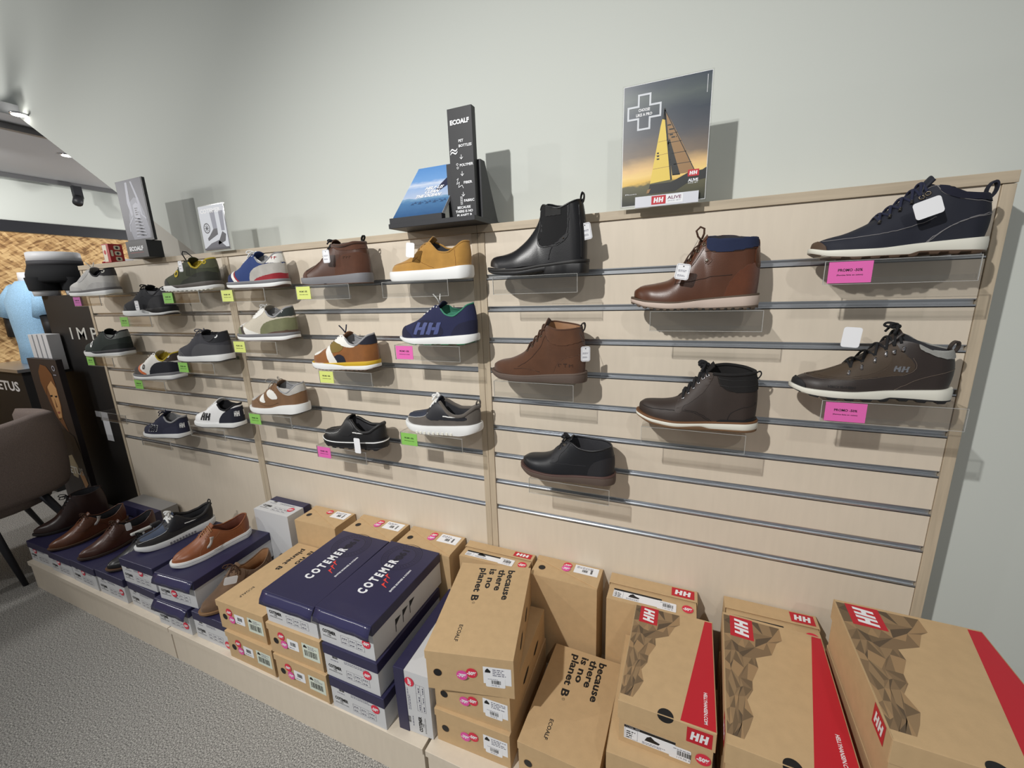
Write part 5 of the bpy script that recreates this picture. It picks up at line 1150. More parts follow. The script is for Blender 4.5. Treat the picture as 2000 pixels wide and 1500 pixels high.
# tan suede boot
SUE = suede('cinnamon_suede', (83, 52, 33))
TOPS = [(.03, .152), (.09, .186), (.20, .21), (.30, .25), (.40, .31), (.48, .38), (.55, .465), (.60, .545), (.635, .575), (.75, .555), (.88, .545), (.96, .54)]
TYS = [(.36, .0), (.40, .03), (.52, .042), (.61, .055), (.66, .10), (.76, .125), (.88, .108), (.96, .085)]
e, s = boot('suede_boot', .05, 4, .288, 'tan suede lace-up boot below the black pull-on boot', SUE, TOPS, TYS, .36, [(0, .105), (.15, .075), (.4, .065), (.7, .08), (1, .095)])
s.layer('welt', mat('taupe_welt', (96, 80, 70), .7), e, [(0, .085), (.15, .055), (.4, .05), (.7, .068), (1, .085)], [(0, .10), (.15, .072), (.4, .066), (.7, .084), (1, .102)], .014)
s.layer('outsole', mat('taupe_rubber', (88, 74, 66), .7), e, [(0, .06), (.15, .012), (.35, 0), (1, .0)], [(0, .09), (.15, .06), (.4, .054), (.7, .072), (1, .09)], .014)
s.over('collar_panel', [(.60, .66), (.62, .45), (.68, .385), (.8, .36), (.95, .40), (1.05, .42), (1.05, .66)], suede('cinnamon_suede_b', (87, 55, 35)), e, .004); s.over('heel_overlay', [(.70, .0), (.72, .16), (.80, .25), (1.05, .29), (1.05, 0)], suede('cinnamon_suede_b', (87, 55, 35)), e, .003)
s.over('vamp_wing', [(.28, .12), (.40, .135), (.56, .115), (.6, .0), (.3, .0)], SUE, e, .003)
s.stitch('seams', [[(.34, .15), (.45, .21), (.56, .33), (.61, .45)], [(.61, .46), (.67, .39), (.8, .355), (.97, .41)], [(.71, .1), (.73, .17), (.8, .24), (.98, .28)], [(.3, .13), (.42, .135), (.56, .1)]], mat('dark_brown_thread', (52, 32, 22), .8), e, .0026)
s.lining(LIN_T, e); s.rim(SUE, e, .63, .008); s.tongue(SUE, e, [(.35, .275), (.45, .375), (.54, .49), (.60, .585), (.625, .63)], [.03, .045, .055, .07]); s.laces(BRLACE, e, [.42, .47, .52, .56, .595], .008, 'cross'); s.eyelets(BRASSY, e, [.42, .47, .52, .56], .010); s.loop(mat('black_tape', (40, 34, 34), .8), e, .945, .52, .05, .045, .05)
s.text('embossed_mark', 'C T M', .75, .16, .03, mat('dark_brown_thread', (52, 32, 22), .8), e, w=.15, h=.0055, bold=0)
# dark brown moc-toe boot
DKB = leather('cocoa_nubuck', (51, 41, 36), .6, .10); CRP = fabric('black_padding', (22, 20, 20))
TOPD = [(.03, .186), (.08, .214), (.2, .222), (.30, .238), (.38, .28), (.46, .37), (.52, .44), (.57, .505), (.62, .53), (.75, .54), (.88, .535), (.96, .525)]
e, s = boot('lace_up_boot', .484, 5, .284, 'dark brown moc-toe boot with black padded collar and white sole', DKB, TOPD, [(.35, .0), (.38, .03), (.5, .045), (.58, .058), (.64, .10), (.75, .128), (.88, .11), (.96, .085)], .35, [(0, .125), (.15, .085), (.35, .065), (.6, .075), (1, .095)])
s.layer('welt', mat('ginger_welt', (110, 74, 44), .7), e, [(0, .10), (.15, .066), (.35, .05), (.6, .062), (1, .082)], [(0, .122), (.15, .088), (.35, .068), (.6, .08), (1, .10)], .014)
s.layer('midsole', OFFW, e, [(0, .08), (.15, .04), (.35, .02), (.55, .034), (.64, .018), (1, .024)], [(0, .104), (.15, .068), (.35, .052), (.55, .06), (.7, .068), (1, .084)], .016)
s.layer('outsole', mat('hazel_rubber', (112, 84, 58), .7), e, [(0, .07), (.15, .018), (.35, 0), (1, 0)], [(0, .084), (.15, .044), (.35, .024), (.55, .038), (.64, .022), (1, .028)], .012)
s.over('heel_clip', [(.66, .03), (.68, .095), (.74, .105), (1.05, .125), (1.05, .05)], BRUB, e, .012, 1)
s.over('collar_panel', [(.655, .7), (.67, .48), (.70, .40), (.78, .36), (.88, .35), (1.05, .38), (1.05, .7)], CRP, e, .006)
s.over('eyestay', [(.36, .26), (.60, .56), (.64, .54), (.63, .45), (.56, .33), (.46, .24), (.40, .205), (.39, .14), (.335, .145), (.34, .2)], leather('cocoa_nubuck_b', (58, 48, 43), .6, .08), e, .004, 1)
s.over('quarter_wing', [(.40, .17), (.48, .16), (.56, .12), (.62, .06), (.6, .0), (.1, .0), (.2, .13), (.34, .15)], DKB, e, .002)
s.stitch('seams', [[(.05, .175), (.1, .165), (.2, .16), (.34, .165)], [(.40, .165), (.5, .155), (.58, .11), (.63, .075)], [(.42, .175), (.51, .165), (.59, .12), (.645, .08)], [(.76, .09), (.79, .19), (.98, .255)], [(.66, .5), (.69, .4), (.78, .355), (.97, .38)]], mat('black_thread', (32, 26, 24), .8), e, .003)
s.stitch('collar_quilting', [[(.67, .47), (.8, .455), (1.0, .47)], [(.69, .41), (.8, .40), (1.0, .42)]], mat('black_welt', (34, 33, 33), .6), e, .003, h=.006)
s.lining(CRP, e); s.rim(CRP, e, .63, .015); s.tongue(CRP, e, [(.35, .25), (.44, .36), (.52, .46), (.58, .54), (.63, .60)], [.03, .045, .055, .075], .02); XS = [.395, .435, .475, .515, .55, .585]
s.laces(BLACE, e, XS, .011, 'cross', hi=.012, bow=.55); s.eyelets(STEEL, e, XS, .012); s.loop(BLACE, e, .955, .475, .055, .035, .02)
# black chukka
BCH = leather('black_nappa', (26, 27, 31), .42, .05)
e, s = boot('chukka_boot', .137, 7, .288, 'black leather chukka boot, lowest on the right unit', BCH, [(.028, .165), (.09, .195), (.2, .21), (.30, .24), (.38, .295), (.46, .36), (.52, .41), (.57, .42), (.65, .40), (.78, .39), (.9, .395), (.965, .39)], [(.36, .0), (.40, .03), (.52, .05), (.59, .09), (.68, .118), (.8, .118), (.9, .098), (.965, .075)], .36, [(0, .115), (.15, .085), (.4, .072), (.7, .085), (1, .10)], xT=(.028, .965))
s.layer('welt', mat('maroon_welt', (82, 58, 52), .6), e, [(0, .09), (.15, .062), (.4, .052), (.7, .068), (1, .085)], [(0, .112), (.15, .084), (.4, .07), (.7, .086), (1, .104)], .014)
s.layer('outsole', mat('taupe_rubber', (88, 74, 66), .7), e, [(0, .06), (.15, .012), (.35, 0), (1, .0)], [(0, .094), (.15, .066), (.4, .056), (.7, .072), (1, .09)], .014)
s.over('lace_facing', [(.36, .20), (.38, .32), (.54, .46), (.58, .43), (.52, .34), (.46, .28), (.44, .20)], leather('black_nappa_b', (34, 34, 38), .6, .05), e, .005, 1); s.over('heel_overlay', [(.74, .0), (.75, .16), (.82, .25), (.92, .29), (1.05, .30), (1.05, 0)], leather('black_nappa_b', (34, 34, 38), .6, .05), e, .003)
s.stitch('seams', [[(.36, .19), (.5, .19), (.74, .19)], [(.56, .42), (.7, .375), (.97, .37)]], mat('black_thread_b', (46, 46, 50), .8), e, .0022); s.lining(LIN_D, e); s.rim(BCH, e, .56, .010)
s.tongue(BCH, e, [(.35, .265), (.44, .345), (.52, .425), (.57, .47)], [.03, .045, .055, .07]); s.laces(BLACE, e, [.44, .48, .52], .010, 'cross', bow=.45); s.eyelets(BRASSY, e, [.45, .50], .011)
# ================================================================ PRICE TAGS ON SHOES
def price_tag(x, y, z, label, rz=0, tilt=0, sx=.030, sz=.042, string=((0, .02, .02), (-.01, .04, .03)), seed=1, ink=True):
    e = empty('price_tag', (x, y, z), rz, label, 'price tag', 'white price tags hanging on shoes')
    p = Print(); n = []
    a = MB(); r = .005; pts = []
    for cx, cz, q in ((sx / 2 - r, sz / 2 - r, 0), (-sx / 2 + r, sz / 2 - r, 1), (-sx / 2 + r, -sz / 2 + r, 2), (sx / 2 - r, -sz / 2 + r, 3)):
        pts += [(cx + r * math.cos((q + k / 3) * 1.5708), cz + r * math.sin((q + k / 3) * 1.5708)) for k in range(4)]
    a.prism(pts, -.0004, .0004); o = a.build('card', WHITE, e); o.rotation_euler = (0, math.radians(tilt), 0)
    if ink:
        p.frame(-sx / 2 + .002, -sz / 2 + .002, sx / 2 - .002, sz / 2 - .002, .0006, GREYINK); p.scribble(-sx * .32, .0, sx * .62, .005, GREYINK, 2, seed, .2); p.scribble(-sx * .32, -.011, sx * .6, .005, GREYINK, 2, seed + 5, .2); p.disc(0, sz / 2 - .006, .0015, BLACK)
        p.place('print', o, (0, -.00055, 0), XU, ZV)
    t = MB(); t.tube([(0, 0, sz / 2 - .006)] + [(dx, dy, sz / 2 - .006 + dz) for dx, dy, dz in string], .0005, 4); t.build('string', mat('tag_string', (60, 60, 62), .7), e)
    return e
price_tag(-1.675, -.140, 1.405, 'white price tag hanging on the side of the black runner')
price_tag(-1.305, -.140, 1.555, 'white price tag hanging from the loop lace of the olive sneaker', sx=.026, string=((0, .03, .02), (-.005, .05, .03)))
price_tag(-.523, -.136, 1.548, 'white price tag hanging from the laces of the brown mid boot', string=((.01, .03, .015), (.0, .05, .02)))
price_tag(-.178, -.146, 1.545, 'white price tag hanging from the laces of the mustard suede shoe', tilt=8, string=((.01, .03, .0), (.03, .045, .005)), ink=False)
price_tag(.338, -.09, 1.562, 'white handwritten price tag hanging from heel tab of black pull-on boot', rz=.3, tilt=-10, string=((-.005, .005, .02), (-.012, .01, .045)))
price_tag(.580, -.146, 1.448, 'white price tag hanging from the brown laces of navy-collared boot', tilt=10, string=((.01, .02, .02), (.03, .04, .06)), sx=.031, sz=.036)
price_tag(1.005, -.142, 1.545, 'blank white price tag hanging on the side of the navy hiking boot', tilt=-20, sx=.042, sz=.032, ink=False, string=((-.01, .01, .02), (-.005, .02, .035)))
price_tag(.342, -.10, 1.24, 'white price tag hanging behind the heel of the tan suede boot', rz=.5, string=((-.01, .005, .03), (-.02, .02, .06)), sx=.026, sz=.042)
price_tag(.915, -.150, 1.30, 'white plastic tag on the laces of the dark brown hiking boot', tilt=4, ink=False, sx=.032, sz=.042, string=((.01, .02, -.01), (.03, .05, -.01)))
price_tag(-.485, -.142, .885, 'long white price tag hanging below the black strap boat shoe', sx=.028, sz=.058, ink=False, string=((.0, .005, .03), (-.03, .02, .07)))
# ================================================================ SHOE BOXES
XV, YV, ZVv = (1, 0, 0), (0, 1, 0), (0, 0, 1)
FLAT, UP, SIDE = 'flat', 'up', 'side'
def box_root(name, x, y, z, yaw, label, group, pose=FLAT):
    e = empty(name, (x, y, z), 0, label, 'shoe box', group)
    if pose == FLAT: e.rotation_euler = (0, 0, yaw)
    elif pose == UP: e.rotation_euler = (Matrix.Rotation(yaw, 3, 'Z') @ Matrix.Rotation(-math.pi / 2, 3, 'X')).to_euler()
    else: e.rotation_euler = (Matrix.Rotation(yaw, 3, 'Z') @ Matrix.Rotation(-math.pi / 2, 3, 'Y')).to_euler()
    return e
def sticker(e, u, v, pct, m, r=.0155, ang=0, face=(0, 1), h=.0008, y=0):
    p = Print(.0002); p.h = .0003; p.disc(u, v, r, m); p.up(); p.text(pct, u, v - r * .36, r * .72, WHITE, w=r * 1.65, align='c', bold=.05, ang=0)
    return p.place('discount_sticker', e, (0, y - h, 0), XV, ZVv)
# ---- navy lidded boxes
NAVYG = mat('navy_gloss_paper', (52, 50, 86), .24, coat=.5)
def cot_label(W, H, seed):
    p = Print(.0001); x0 = W * .06
    p.bars(W * .16, H * .62, W * .10, H * .08, BLACK, seed=seed); p.scribble(W * .12, H * .54, W * .22, H * .05, GREYINK, 1, seed)
    p.scribble(W * .38, H * .58, W * .48, H * .09, GREYINK, 2, seed + 1)
    p.text('COTEMER', x0, H * .30, H * .10, BLACK, w=W * .25, bold=.05); p.text('1986', x0 + W * .09, H * .235, H * .045, BLACK); p.text('ENTRE BORNES & OCEAN', x0, H * .18, H * .035, BLACK, w=W * .25)
    tx, ty, tw, th = W * .40, H * .14, W * .42, H * .24
    for i in range(4): p.rect(tx + tw * i / 3, ty, tx + tw * i / 3 + .0006, ty + th, NAVY)
    for i in range(3): p.rect(tx, ty + th * i / 2, tx + tw, ty + th * i / 2 + .0006, NAVY)
    for i in range(3):
        for j in range(2): p.scribble(tx + tw * (i + .15) / 3, ty + th * (j + .3) / 2, tw * .22, th * .2, NAVY, 1, seed + i + 3 * j, .3)
    return p
def flags_print(p, x, y, s, m, ang=0):
    for i in range(3):
        a = x + i * s * 1.0; b = y + i * s * .45
        p.poly([(a, b), (a + s * .12, b), (a + s * .42, b + s * .75), (a + s * 1.05, b + s * 1.1), (a + s * .35, b + s * 1.25)], m)
def navy_box(x, y, z, yaw, W_, D, H, label, pose=FLAT, top=False, side=False, st=(.80, .50), group='navy-lidded shoe boxes', seed=1, lip=.036, dent=False, gcol=None):
    e = box_root('shoe_box', x, y, z, yaw, label, group, pose)
    MB().box(.0012, W_ - .0012, .0012, D - .0012, 0, H - .002).build('box_body', LGREY, e)
    mb = MB(); mb.box(-.0012, W_ + .0012, -.0012, D + .0012, H - lip, H); o = mb.build('box_lid', NAVY, e, bevel=.0022)
    if dent:
        mb = MB(); n = 9
        v = []; f = []
        for i in range(n):
            for (yy, zz) in ((-.0014, H - .003), (-.006, H - .010), (-.0145, H - lip * .62), (-.0185, H - lip - .001)): v.append((W_ * i / (n - 1), yy - .0012 * math.sin(i * 1.9) * (H - zz) / lip, zz + .0012 * math.sin(i * 2.3) * (H - zz) / lip))
        for i in range(n - 1):
            for j in range(3): f.append((i * 4 + j, i * 4 + j + 1, i * 4 + j + 5, i * 4 + j + 4))
        o = obj('front_lip', mesh('front_lip', v, f, True), e, NAVYG); md = o.modifiers.new('thick', 'SOLIDIFY'); md.thickness = .0012
    p = cot_label(W_, H, seed); p.place('end_label', e, (0, .0009, 0), XV, ZVv)
    if st: sticker(e, W_ * st[0], H * st[1], '-50%', REDST, .0155, y=.0006)
    if top:
        p = Print(.00015); k = W_ / .212
        c = (.098 * k, .288); 
        for r0, r1 in ((.070, .072), (.064, .065), (.048, .050)): p.ring(c[0], c[1], r0, r1, INKN)
        for i in range(36): a = i * .1745; p.line((c[0] + .053 * math.cos(a), c[1] + .053 * math.sin(a)), (c[0] + .061 * math.cos(a + .05), c[1] + .061 * math.sin(a + .05)), .0022, INKN)
        p.text('1986', c[0] - .018, c[1] + .036, .03, INKN, w=.075, ang=-90, bold=.06)
        p.up(); p.text('C O T E M E R', .102 * k, .092, .034, WHITE, w=.172, ang=90, bold=.05); 
        # coloured flags and strap line read the same way
        q = Print(.00015)
        flags_print(q, .044, -.048, .0195, WRED); q.text('ENTRE BORNES & OCEAN', .034, -.074, .0072, WHITE, w=.108, bold=.03)
        b = len(p.v)
        for (uu, vv, hh) in q.v: p.v.append((.102 * k - vv, .095 + uu, p.h))
        p.f += [tuple(i + b for i in f) for f in q.f]; p.mi += [p.m(q.mats[i]) for i in q.mi]
        p.place('lid_print', e, (0, 0, H), XV, YV)
    if side:
        p = Print(.00015); 
        for i in range(3):
            a = .095 + i * .036; b = .016 + i * .004; p.poly([(a, b), (a + .003, b), (a + .004, b + .022), (a + .030, b + .040), (a + .002, b + .044)], BLACK)
        p.place('side_print', e, (W_ - .0009, 0, 0), YV, ZVv)
    return e
# ---- kraft boxes with a slanted lid flap
def eco_label(u, v, w, h, seed, kind):
    p = Print(.0002); p.h = .0036
    if kind == 'front':
        p.rect(u, v, u + w, v + h, mat('pale_green_label', (212, 220, 206), .6)); p.up(); p.poly([(u + w * .08, v + h * .72), (u + w * .30, v + h * .72), (u + w * .30, v + h * .80), (u + w * .18, v + h * .92), (u + w * .1, v + h * .84)], BLACK)
        p.scribble(u + w * .36, v + h * .66, w * .55, h * .26, GREYINK, 3, seed); p.bars(u + w * .12, v + h * .18, w * .76, h * .40, BLACK, seed=seed)
    else:
        p.rect(u, v, u + w, v + h, WHITE); p.up(); p.poly([(u + w * .06, v + h * .66), (u + w * .26, v + h * .66), (u + w * .27, v + h * .76), (u + w * .16, v + h * .92), (u + w * .08, v + h * .8)], BLACK)
        p.scribble(u + w * .34, v + h * .5, w * .6, h * .44, GREYINK, 4, seed); p.up(); p.rrect(u + w * .08, v - h * .18, u + w * .78, v + h * .36, .004, WHITE); p.up(); p.bars(u + w * .28, v + h * .02, w * .34, h * .22, BLACK, seed=seed); p.scribble(u + w * .16, v + h * .28, w * .5, h * .06, GREYINK, 1, seed); p.text('99,90 \u20ac', u + w * .43, v - h * .12, h * .09, GREYINK, align='c')
    return p
def eco_box(x, y, z, yaw, W_, D, H, label, pose=FLAT, top=None, slots=False, kind='front', stick='row', group='kraft shoe boxes with a thumb hole', seed=1):
    e = box_root('shoe_box', x, y, z, yaw, label, group, pose)
    MB().box(.001, W_ - .001, .001, D - .001, 0, H - .0022).build('box_body', KRAFT, e)
    mb = MB(); mb.box(0, W_, 0, D, H - .0022, H)
    mb.prism([(0, H), (0, H * .80), (W_ * .12, H * .74), (W_ * .985, H * .04), (W_, H * .04), (W_, H)], -.0032, 0.0008)
    mb.prism([(0, H), (0, H * .80), (W_ * .12, H * .74), (W_ * .985, H * .04), (W_, H * .04), (W_, H)], D - .0008, D + .0016)
    mb.build('box_lid', KRAFT, e, bevel=.0006)
    p = Print(.0002); p.disc(W_ * .13, H * .44, .0115, BLACK, 24); p.ring(W_ * .13, H * .44, .0112, .0122, KRAFTE); p.place('thumb_hole', e, (0, .0008, 0), XV, ZVv)
    if kind == 'front':
        p = eco_label(W_ * .66, H * .30, W_ * .30, H * .48, seed, kind); p.place('end_label', e, (0, 0, 0), XV, ZVv)
        q = Print(.0002); q.h = .0036; q.rrect(W_ * .38, H * .40, W_ * .59, H * .72, .004, WHITE); q.up(); q.bars(W_ * .44, H * .52, W_ * .10, H * .12, BLACK, seed=seed); q.scribble(W_ * .41, H * .44, W_ * .15, H * .05, GREYINK, 1, seed); q.place('price_label', e, (0, 0, 0), XV, ZVv)
        s1 = (W_ * .28, H * .72); s2 = (W_ * .32, H * .48)
    elif kind == 'wide':
        p = eco_label(W_ * .66, H * .36, W_ * .31, H * .42, seed, kind); p.place('end_label', e, (0, 0, 0), XV, ZVv); s1 = (W_ * .53, H * .58); s2 = (W_ * .42, H * .50)
    else:
        p = Print(.0002); p.h = .0036; p.rect(W_ * .60, H * .52, W_ * .95, H * .93, WHITE); p.up(); p.bars(W_ * .72, H * .62, W_ * .08, H * .12, BLACK, seed=seed); p.scribble(W_ * .63, H * .78, W_ * .28, H * .11, GREYINK, 2, seed); p.bars(W_ * .84, H * .60, W_ * .03, H * .2, BLACK, n=6, seed=seed); p.place('end_label', e, (0, 0, 0), XV, ZVv); s1 = (W_ * .49, H * .77); s2 = (W_ * .485, H * .60)
    if stick != 'none':
        sticker(e, s1[0], s1[1], '-50%', REDST, .0150, y=-.0036)
        if stick != 'one': sticker(e, s2[0], s2[1], '-70%', PINK, .0150, y=-.0040)
    if top:
        p = Print(.00015)
        if top == 'full': lines = (('because', .700, .945, .134), ('there', .570, .945, .098), ('is no', .440, .945, .092), ('planet B', .310, .945, .148))
        else: lines = (('is no', .43, .93, .086), ('planet B', .24, .93, .136))
        for t, u, v, w in lines: p.text(t, u * W_, v * D, .0225, BLACK, w=w, ang=-90, bold=.03)
        ru, rv = lines[-1][1] * W_ + .012, lines[-1][2] * D - lines[-1][3] - .008
        if top == 'full': p.ring(ru, rv, .0034, .0042, BLACK); p.text('R', ru - .0018, rv + .0014, .0036, BLACK, ang=-90)
        p.text('ECOALF', W_ * .29, D * .26, .0105, BLACK, w=.056, ang=-90, bold=.02); p.place('lid_print', e, (0, 0, H), XV, YV)
    if slots:
        p = Print(.0003)
        for (a, b, zz) in ((.10, .155, .05), (.20, .25, .052)):
            p.poly([(a, H * .42), (a + .012, H * .36), (b - .012, H * .44), (b, H * .52), (b - .014, H * .55), (a + .01, H * .48)], BLACK)
        p.place('side_slots', e, (W_, 0, 0), YV, ZVv)
    return e
# ---- kraft boot boxes with mountain print and a red band
MT = [mat('print_brown_%s' % n, c, .75) for n, c in (('deep', (92, 76, 58)), ('dark', (112, 92, 68)), ('mid', (130, 106, 78)), ('soft', (146, 120, 88)), ('pale', (160, 130, 94)))]
def mountain(p, W_, D, seed):
    r = random.Random(seed); nv = 11; nu = 6; edge = [.13, .18, .22, .20, .27, .24, .33, .30, .45, .52, .60, .58]
    P = {}
    for j in range(nv + 1):
        for i in range(nu + 1):
            u = edge[j] * i / nu; v = .055 + .925 * j / nv
            if 0 < i: u += r.uniform(-.022, .022)
            if 0 < j < nv: v += r.uniform(-.028, .028)
            P[i, j] = (min(.64, max(.004, u)) * W_, min(.985, v) * D)
    for j in range(nv):
        for i in range(nu):
            a, b, c, d = P[i, j], P[i + 1, j], P[i + 1, j + 1], P[i, j + 1]
            if r.random() < .5: T = ((a, b, c), (a, c, d))
            else: T = ((a, b, d), (b, c, d))
            for t in T:
                k = r.choice((0, 1, 1, 2, 2, 3, 3, 4))
                if i == nu - 1: k = min(4, k + 1)
                ar = (t[1][0] - t[0][0]) * (t[2][1] - t[0][1]) - (t[2][0] - t[0][0]) * (t[1][1] - t[0][1])
                p.poly(list(t) if ar > 0 else list(t)[::-1], MT[k])
def hh_box(x, y, z, yaw, W_, D, H, label, pose=FLAT, top=True, hole=True, left=False, group='kraft boot boxes with mountain print', seed=1, lip=.05, stick=True, front=True, label_r=False):
    e = box_root('shoe_box', x, y, z, yaw, label, group, pose)
    MB().box(.002, W_ - .002, .004, D - .002, 0, H - .003).build('box_body', KRAFT, e)
    mb = MB(); mb.box(-.001, W_ + .001, 0, D, H - .0025, H); mb.box(-.001, W_ + .001, -.0015, .0005, H - lip, H); mb.box(-.0015, .0005, 0, D, H - lip, H); mb.box(W_ - .0005, W_ + .0015, 0, D, H - lip, H); mb.box(-.001, W_ + .001, D - .0005, D + .0015, H - lip, H)
    mb.build('box_lid', KRAFT, e, bevel=.0006)
    if top:
        p = Print(.00015); p.poly([(W_ * .65, .002), (W_ * .998, .002), (W_ * .998, D * .992), (W_ * .91, D * .992)], RED); mountain(p, W_, D, seed); p.up()
        a0, a1, b0, b1 = W_ * .07, W_ * .31, D * .79, D * .985
        p.rect(a0, b0, a1, b1, RED); p.up(); q = Print(); hh_logo(q, 0, 0, (b1 - b0), (a1 - a0), WHITE); b = len(p.v)
        for (uu, vv, hh) in q.v: p.v.append((a0 + (a1 - a0) * .20 + vv * .6, b1 - (b1 - b0) * .1 - uu * .78, p.h))
        p.f += [tuple(i + b for i in f) for f in q.f]; p.mi += [p.m(WHITE)] * len(q.f)
        p.text('HELLYHANSEN.COM', W_ * .885, D * .28, .0072, WHITE, w=.076, ang=-90, bold=.02)
        p.place('lid_print', e, (0, 0, H), XV, YV)
        p = Print(.0003); p.rect(0, H - lip + .001, D, H - .001, RED); p.place('side_band', e, (W_ + .0015, 0, 0), YV, ZVv)
        if hole:
            p = Print(.0006); n = 20; cx = W_ * .50; r = .0165
            p.poly([(cx + r * math.cos(3.1416 * i / n), r * math.sin(3.1416 * i / n)) for i in range(n + 1)], BLACK); p.place('thumb_hole', e, (0, 0, H), XV, YV)
            p = Print(.0006); p.poly([(cx + r * math.cos(3.1416 + 3.1416 * i / n), r * math.sin(3.1416 + 3.1416 * i / n)) for i in range(n + 1)], BLACK); p.place('thumb_hole', e, (0, -.0016, H), XV, ZVv)
    p = Print(.0003); hh_logo(p, W_ * .72, H - lip + .006, W_ * .97, H - .005, WHITE, RED); p.place('lid_logo', e, (0, -.0017, 0), XV, ZVv)
    if left:
        p = Print(.0003); hh_logo(p, -.072, H - lip + .004, -.022, H - .004, WHITE, RED); p.place('side_logo', e, (-.0017, 0, 0), (0, -1, 0), ZVv)
    if front:
        p = Print(.00025); u0, u1, v0, v1 = W_ * .07, W_ * .62, H * .12, H * .44
        p.rect(u0, v0, u1, v1, WHITE); p.up(); p.rect(u0, v1 - .007, u1, v1, BLACK); p.text('11366_482', u0 + .004, v1 - .0055, .004, WHITE, w=.03); p.frame(u0 + .002, v0 + .002, u0 + .030, v1 - .008, .0006, GREYINK); p.scribble(u0 + .005, v0 + .004, .02, v1 - v0 - .016, BLACK, 4, seed)
        p.poly([(u0 + .045, v0 + .013), (u0 + .075, v0 + .013), (u0 + .078, v0 + .018), (u0 + .066, v0 + .022), (u0 + .058, v0 + .029), (u0 + .05, v0 + .024)], BLACK); p.scribble(u0 + .04, v0 + .003, .05, .007, GREYINK, 2, seed); p.up()
        p.rrect(u1 - .012, v0 - .004, u1 + W_ * .16, v0 + .030, .003, WHITE); p.up(); p.bars(u1 + .004, v0 + .008, .028, .013, BLACK, seed=seed); p.scribble(u1 - .004, v0 + .023, .036, .004, GREYINK, 1, seed); p.text('119,90 \u20ac', u1 + .004, v0, .005, GREYINK, w=.028)
        p.place('end_label', e, (0, .0037, 0), XV, ZVv)
    if stick: sticker(e, W_ * .90, H * .30, '-50%', REDST, .0155, y=.0032)
    return e
B = PT + .0005
# ---- back row: upright against the slatwall
def upright(fn, x, yf, W_, Hd, L, label, yaw=0, **k): return fn(x, yf, B + L, yaw, W_, L, Hd, label, pose=UP, **k)
GB = 'boxes standing upright along the slatwall'
upright(navy_box, -1.165, -.125, .215, .118, .340, 'white box with navy lid standing upright against the slatwall, leftmost there', group=GB, st=(.83, .40), seed=3, lip=.035)
upright(eco_box, -.905, -.128, .224, .118, .338, 'kraft box standing upright directly right of the upright white box', yaw=.02, kind='up', stick='one', group=GB, seed=4)
upright(eco_box, -.636, -.124, .236, .120, .344, 'kraft box standing upright, second from the white box', kind='up', group=GB, seed=5)
upright(eco_box, -.377, -.124, .238, .119, .344, 'kraft box standing upright, third from the white box, behind the navy stack', kind='up', group=GB, seed=6)
upright(hh_box, -.118, -.094, .262, .088, .340, 'kraft boot box standing upright behind the slogan box, with red corner logo', top=False, group=GB, seed=7, lip=.036)
upright(eco_box, .158, -.103, .226, .099, .342, 'kraft box standing upright between the two boot boxes, label at right', kind='up', group=GB, seed=8)
upright(hh_box, .414, -.122, .256, .116, .342, 'kraft boot box standing upright behind the narrow mountain-print box', top=False, group=GB, seed=9, lip=.048)
upright(hh_box, .744, -.122, .226, .116, .350, 'kraft boot box standing upright, furthest right against the slatwall', top=False, group=GB, seed=10, lip=.048)
# ---- left end: navy boxes under the dress shoes
GN = 'navy-lidded boxes under the dress shoes'
navy_box(-2.425, -.478, B, .02, .212, .33, .108, 'navy-lidded box at the far left end under the dark boot', group=GN, seed=11, st=(.3, .6))
navy_box(-2.204, -.480, B, .01, .206, .33, .104, 'navy-lidded box under the first brown derby from the left', group=GN, seed=12, st=(.42, .6))
navy_box(-1.990, -.480, B, .0, .210, .33, .112, 'navy-lidded box under the second brown derby from the left', group=GN, seed=13, st=(.5, .62))
navy_box(-1.770, -.478, B, .008, .214, .33, .116, 'navy-lidded box under the black shoe, left of the two-high stack', group=GN, seed=14, st=(.86, .42))
navy_box(-1.534, -.470, B, -.01, .206, .33, .115, 'lower navy-lidded box beneath the box with the boat shoe', group=GN, seed=15, st=None)
navy_box(-1.540, -.472, B + .1165, .03, .222, .33, .110, 'upper navy-lidded box carrying the navy boat shoe', group=GN, seed=16, st=(.60, .62))
navy_box(-1.300, -.488, B, .03, .200, .33, .115, 'lower navy-lidded box beneath the box with the tan sneaker', group=GN, seed=17, dent=True, st=(.86, .32))
navy_box(-1.272, -.478, B + .1165, .075, .212, .338, .118, 'upper navy-lidded box carrying the tan leather sneaker', group=GN, seed=18, dent=True, st=(.42, .34), side=False)
navy_box(-1.078, -.478, B, .015, .192, .33, .117, 'navy-lidded box under the taupe suede derby', group=GN, seed=19, st=(.95, .2))
e = empty('shoe_box', (-2.33, -.130, B), 0, 'grey-sided box lying along the slatwall behind the dress shoes', 'shoe box', GN)
MB().box(0, .33, .034, .115, 0, .15).build('box_body', mat('grey_box_paper', (140, 138, 136), .6), e); MB().box(-.001, .331, 0, .035, -0, .152).build('box_lid', NAVY, e, bevel=.002)
